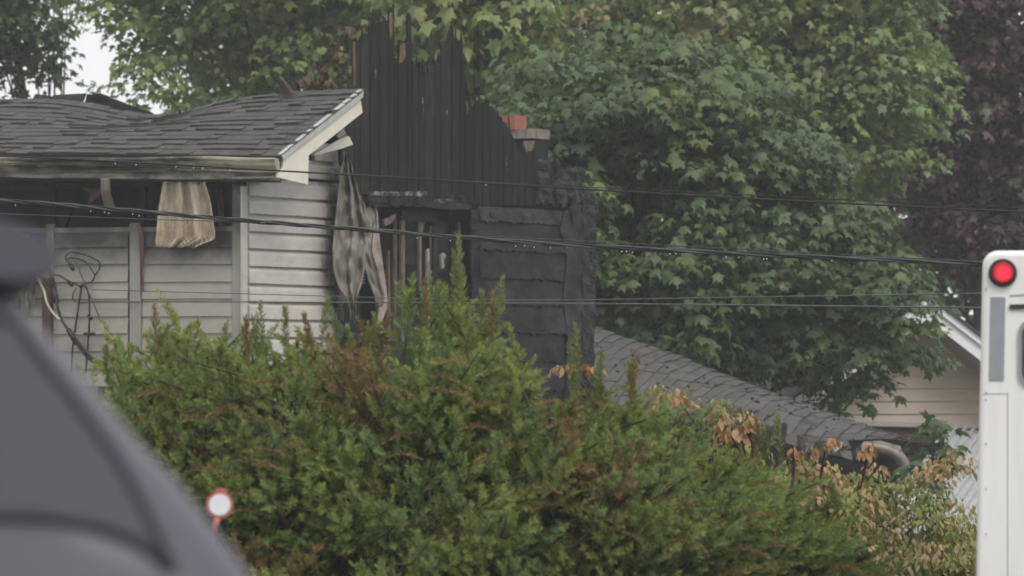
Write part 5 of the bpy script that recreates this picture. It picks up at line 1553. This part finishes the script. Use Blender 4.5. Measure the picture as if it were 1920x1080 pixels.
# ================================================================== WHITE TRUCK (right edge)
TD = 24.0
def tX(px): return (px - 960) / F * TD
def tZ(py): return CZ + (HZ - py) / F * TD
M['truck'] = plain('truck_white', (0.84, 0.83, 0.81), 0.4, (0.75, 0.735, 0.70), 3, stretch=(3, 3, 0.4), lo=0.25, hi=0.55)
M['strip'] = plain('grey_reflector', (0.30, 0.315, 0.34), 0.45, (0.27, 0.285, 0.31), 20)
M['dark'] = plain('dark_metal', (0.03, 0.03, 0.032), 0.5)
truck = empty('white_truck', (tX(1838) + 1.05, TD + 2.4, terrain(TD) + 0.12), 'white box truck at the right edge with a lit red marker light', 'truck')
TURN[truck.name] = (tX(1838), TD, R(-5.6))
zt, zb = tZ(470), 0.35
xl_t, xl_b = tX(1842), tX(1830); xr_ = tX(1842) + 2.1
def outline(ins):
    pts = []
    rr = 0.07
    def xl(z): return xl_b + (xl_t - xl_b) * (z - tZ(1080)) / (zt - tZ(1080))
    for k in range(7):
        an = math.pi - math.pi / 2 * k / 6
        pts.append((xl(zt) + rr + (rr) * math.cos(an) + ins * 1.0 * (1 if k < 6 else 1) * (math.cos(an) * -1), zt - rr + rr * math.sin(an) - ins * math.sin(an)))
    for k in range(7):
        an = math.pi / 2 - math.pi / 2 * k / 6
        pts.append((xr_ - rr + (rr - ins) * math.cos(an), zt - rr + (rr - ins) * math.sin(an)))
    pts.append((xr_ - ins, zb + ins)); pts.append((xl(zb) + ins, zb + ins))
    return pts
stations = [(TD, 0.022), (TD + 0.006, 0.009), (TD + 0.022, 0.0), (TD + 3.6, 0.0)]
v = []; f = []
for y, ins in stations:
    v += [Vector((x, y, z)) for x, z in outline(ins)]
n = len(outline(0))
for i in range(len(stations) - 1):
    for k in range(n):
        a = i * n + k; b = i * n + (k + 1) % n; f.append((a, a + n, b + n, b))
f.append(tuple(range(n))); f.append(tuple(range(4 * n - 1, 3 * n - 1, -1)))
tb = obj('box_body', v, f, M['truck'], truck)
def disc(cx, cz, y, r, depth, n=28, r2=None):
    v = []; 
    for yy_, rr in ((y, r if r2 is None else r2), (y + depth, r)):
        for k in range(n): v.append(Vector((cx + rr * math.cos(2 * math.pi * k / n), yy_, cz + rr * math.sin(2 * math.pi * k / n))))
    return v, [tuple(range(n))] + [(k, k + n, (k + 1) % n + n, (k + 1) % n) for k in range(n)]
lx, lz = tX(1880), tZ(512)
ml = obj('marker_light', *disc(lx, lz, TD - 0.022, 0.066, 0.024, r2=0.060), M['rubber'], truck)
m, nt_, b = newmat('lit_red_lens')
b.inputs['Base Color'].default_value = (0.5, 0.01, 0.02, 1); b.inputs['Roughness'].default_value = 0.15
g = nt_.nodes.new('ShaderNodeNewGeometry')
sub = nt_.nodes.new('ShaderNodeVectorMath'); sub.operation = 'DISTANCE'; nt_.links.new(g.outputs['Position'], sub.inputs[0]); sub.inputs[1].default_value = (lx, TD - 0.03, lz)
vr = nt_.nodes.new('ShaderNodeTexVoronoi'); vr.inputs['Scale'].default_value = 110; nt_.links.new(g.outputs['Position'], vr.inputs['Vector'])
st_ = mth(nt_, 'MULTIPLY', maprange(nt_, sub.outputs['Value'], 0.0, 0.044, 2.2, 0.05), mth(nt_, 'SUBTRACT', 1.3, vr.outputs['Distance']))
b.inputs['Emission Color'].default_value = (1.0, 0.015, 0.06, 1); nt_.links.new(st_, b.inputs['Emission Strength'])
obj('lens', *disc(lx, lz, TD - 0.034, 0.050, 0.014, r2=0.042), m, ml)
def panel(name, pts, mat, o=0.004, th=0.004, parent=truck):
    a = [Vector((tX(x), TD - o, tZ(y))) for x, y in pts]
    return obj(name, *prism(a, [p + Vector((0, th, 0)) for p in a]), M[mat], parent)
panel('reflective_strip', [(1857, 557), (1885, 557), (1882, 714), (1854, 714)], 'strip')
panel('hinge', [(1893, 571), (1930, 570), (1930, 579), (1893, 580)], 'dark', 0.012, 0.012)
panel('hinge_line', [(1893, 553), (1930, 551), (1930, 554), (1893, 556)], 'strip', 0.003, 0.003)  # thin grey strip just above the hinge
def rrect(x0, x1, y0, y1, r, n=6):
    out = []
    for cx, cy, a0 in ((x0 + r, y0 + r, 180), (x1 - r, y0 + r, 270), (x1 - r, y1 - r, 0), (x0 + r, y1 - r, 90)):
        for k in range(n + 1):
            an = R(a0 + 90 * k / n); out.append((cx + r * math.cos(an), cy + r * math.sin(an)))
    return out
wf = panel('window_frame', rrect(1909, 2250, 598, 726, 26), 'strip', 0.014, 0.014)
panel('window_glass', rrect(1916, 2243, 606, 718, 20), 'brown', 0.017, 0.004, wf)
panel('door_seam', [(1888.6, 735), (1889.8, 735), (1889.8, 1400), (1888.6, 1400)], 'strip', 0.0025, 0.0024)
for yy_ in (540, 735, 748, 830, 915, 1000):
    panel('rivet', rrect(1847, 1850.5, yy_, yy_ + 3.5, 1.7, 2), 'strip', 0.004, 0.004)
panel('panel_seam', [(1844, 737.5), (1888, 737.5), (1888, 738.6), (1844, 738.6)], 'strip', 0.0025, 0.0024)
obj('rear_bumper', *obox((tX(1842) + 1.05, TD - 0.10), (1, 0), (0, 1), 2.0, 0.18, 0.22, 0.38), M['dark'], truck)
# cab and wheels
cb = [(3.6, 0.35), (3.6, 1.95), (4.3, 1.95), (4.75, 1.35), (5.6, 1.2), (5.65, 0.35)]
cxm = tX(1842) + 1.05
obj('cab', *prism([Vector((cxm - 0.95, TD + a + 0.02, z)) for a, z in cb], [Vector((cxm + 0.95, TD + a + 0.02, z)) for a, z in cb]), M['truck'], truck)
for sgn in (-1, 1):
    obj('cab_window', *prism([Vector((cxm + sgn * 0.955, TD + a, z)) for a, z in ((3.75, 1.3), (3.75, 1.8), (4.25, 1.8), (4.6, 1.3))], [Vector((cxm + sgn * 0.945, TD + a, z)) for a, z in ((3.75, 1.3), (3.75, 1.8), (4.25, 1.8), (4.6, 1.3))]), M['glass'], truck)
    for yy_ in (1.0, 4.9):
        gz = interp(TD + yy_, [14, 36], [0.03, terrain(36) + 0.07])
        x = cxm + sgn * 0.85
        w = obj('wheel', *tube([(x - 0.11, TD + yy_, gz + 0.36), (x + 0.11, TD + yy_, gz + 0.36)], 0.36, 24), M['rubber'], truck, True)
        obj('rim', *tube([(x + sgn * 0.09, TD + yy_, gz + 0.36), (x + sgn * 0.125, TD + yy_, gz + 0.36)], [0.21, 0.19], 18), M['rim'], w)

# ================================================================== DRIVEWAY MARKER
KD = 19.5
kp = at(412, 947, KD)
mk = empty('driveway_marker', (kp.x, KD, terrain(KD)), 'round white driveway reflector with a red rim on a thin rod', 'marker')
M['pinkred'] = plain('faded_red_plastic', (0.48, 0.14, 0.13), 0.45, (0.42, 0.11, 0.10), 20)
M['reflector'] = plain('white_reflector', (0.80, 0.82, 0.85), 0.3, (0.74, 0.76, 0.80), 30)
M['rod'] = plain('tan_rod', (0.34, 0.27, 0.17), 0.6)
rim_ = obj('rim', *disc(kp.x, kp.z, KD - 0.008, 0.050, 0.018), M['pinkred'], mk)
obj('reflector', *disc(kp.x, kp.z, KD - 0.013, 0.040, 0.004, r2=0.038), M['reflector'], rim_)
obj('tab', *prism([Vector((kp.x + a, KD - 0.004, kp.z + b)) for a, b in ((-0.018, 0.045), (0.024, 0.042), (0.028, 0.055), (0.02, 0.062), (-0.012, 0.062))], [Vector((kp.x + a, KD + 0.006, kp.z + b)) for a, b in ((-0.018, 0.045), (0.024, 0.042), (0.028, 0.055), (0.02, 0.062), (-0.012, 0.062))]), M['pinkred'], mk)
obj('stem', *tube([(kp.x - 0.008, KD, kp.z - 0.046), (kp.x - 0.014, KD, kp.z - 0.075), (kp.x - 0.018, KD, kp.z - 0.105)], [0.013, 0.009, 0.010], 10), M['pinkred'], mk, True)
obj('rod', *tube([(kp.x - 0.018, KD, kp.z - 0.10), (kp.x - 0.03, KD, terrain(KD) - 0.05)], 0.004, 6), M['rod'], mk, True)

# ================================================================== HAZE
hz = obj('haze', [(x, y, z) for z in (-3.2, 14.0) for x, y in ((-60, -8), (60, -8), (60, 125), (-60, 125))], [(3, 2, 1, 0), (4, 5, 6, 7), (0, 1, 5, 4), (1, 2, 6, 5), (2, 3, 7, 6), (3, 0, 4, 7)], None, kind='stuff')
hm = bpy.data.materials.new('haze_air'); hm.use_nodes = True
hn = hm.node_tree; hn.nodes.clear()
pv = hn.nodes.new('ShaderNodeVolumePrincipled'); ho = hn.nodes.new('ShaderNodeOutputMaterial')
pv.inputs['Density'].default_value = 0.0008
pv.inputs['Color'].default_value = (0.93, 0.95, 0.97, 1)
hn.links.new(pv.outputs[0], ho.inputs['Volume'])
hz.data.materials.append(hm)
tag(hz, 'thin grey haze of smoke and damp air around the house', 'haze')
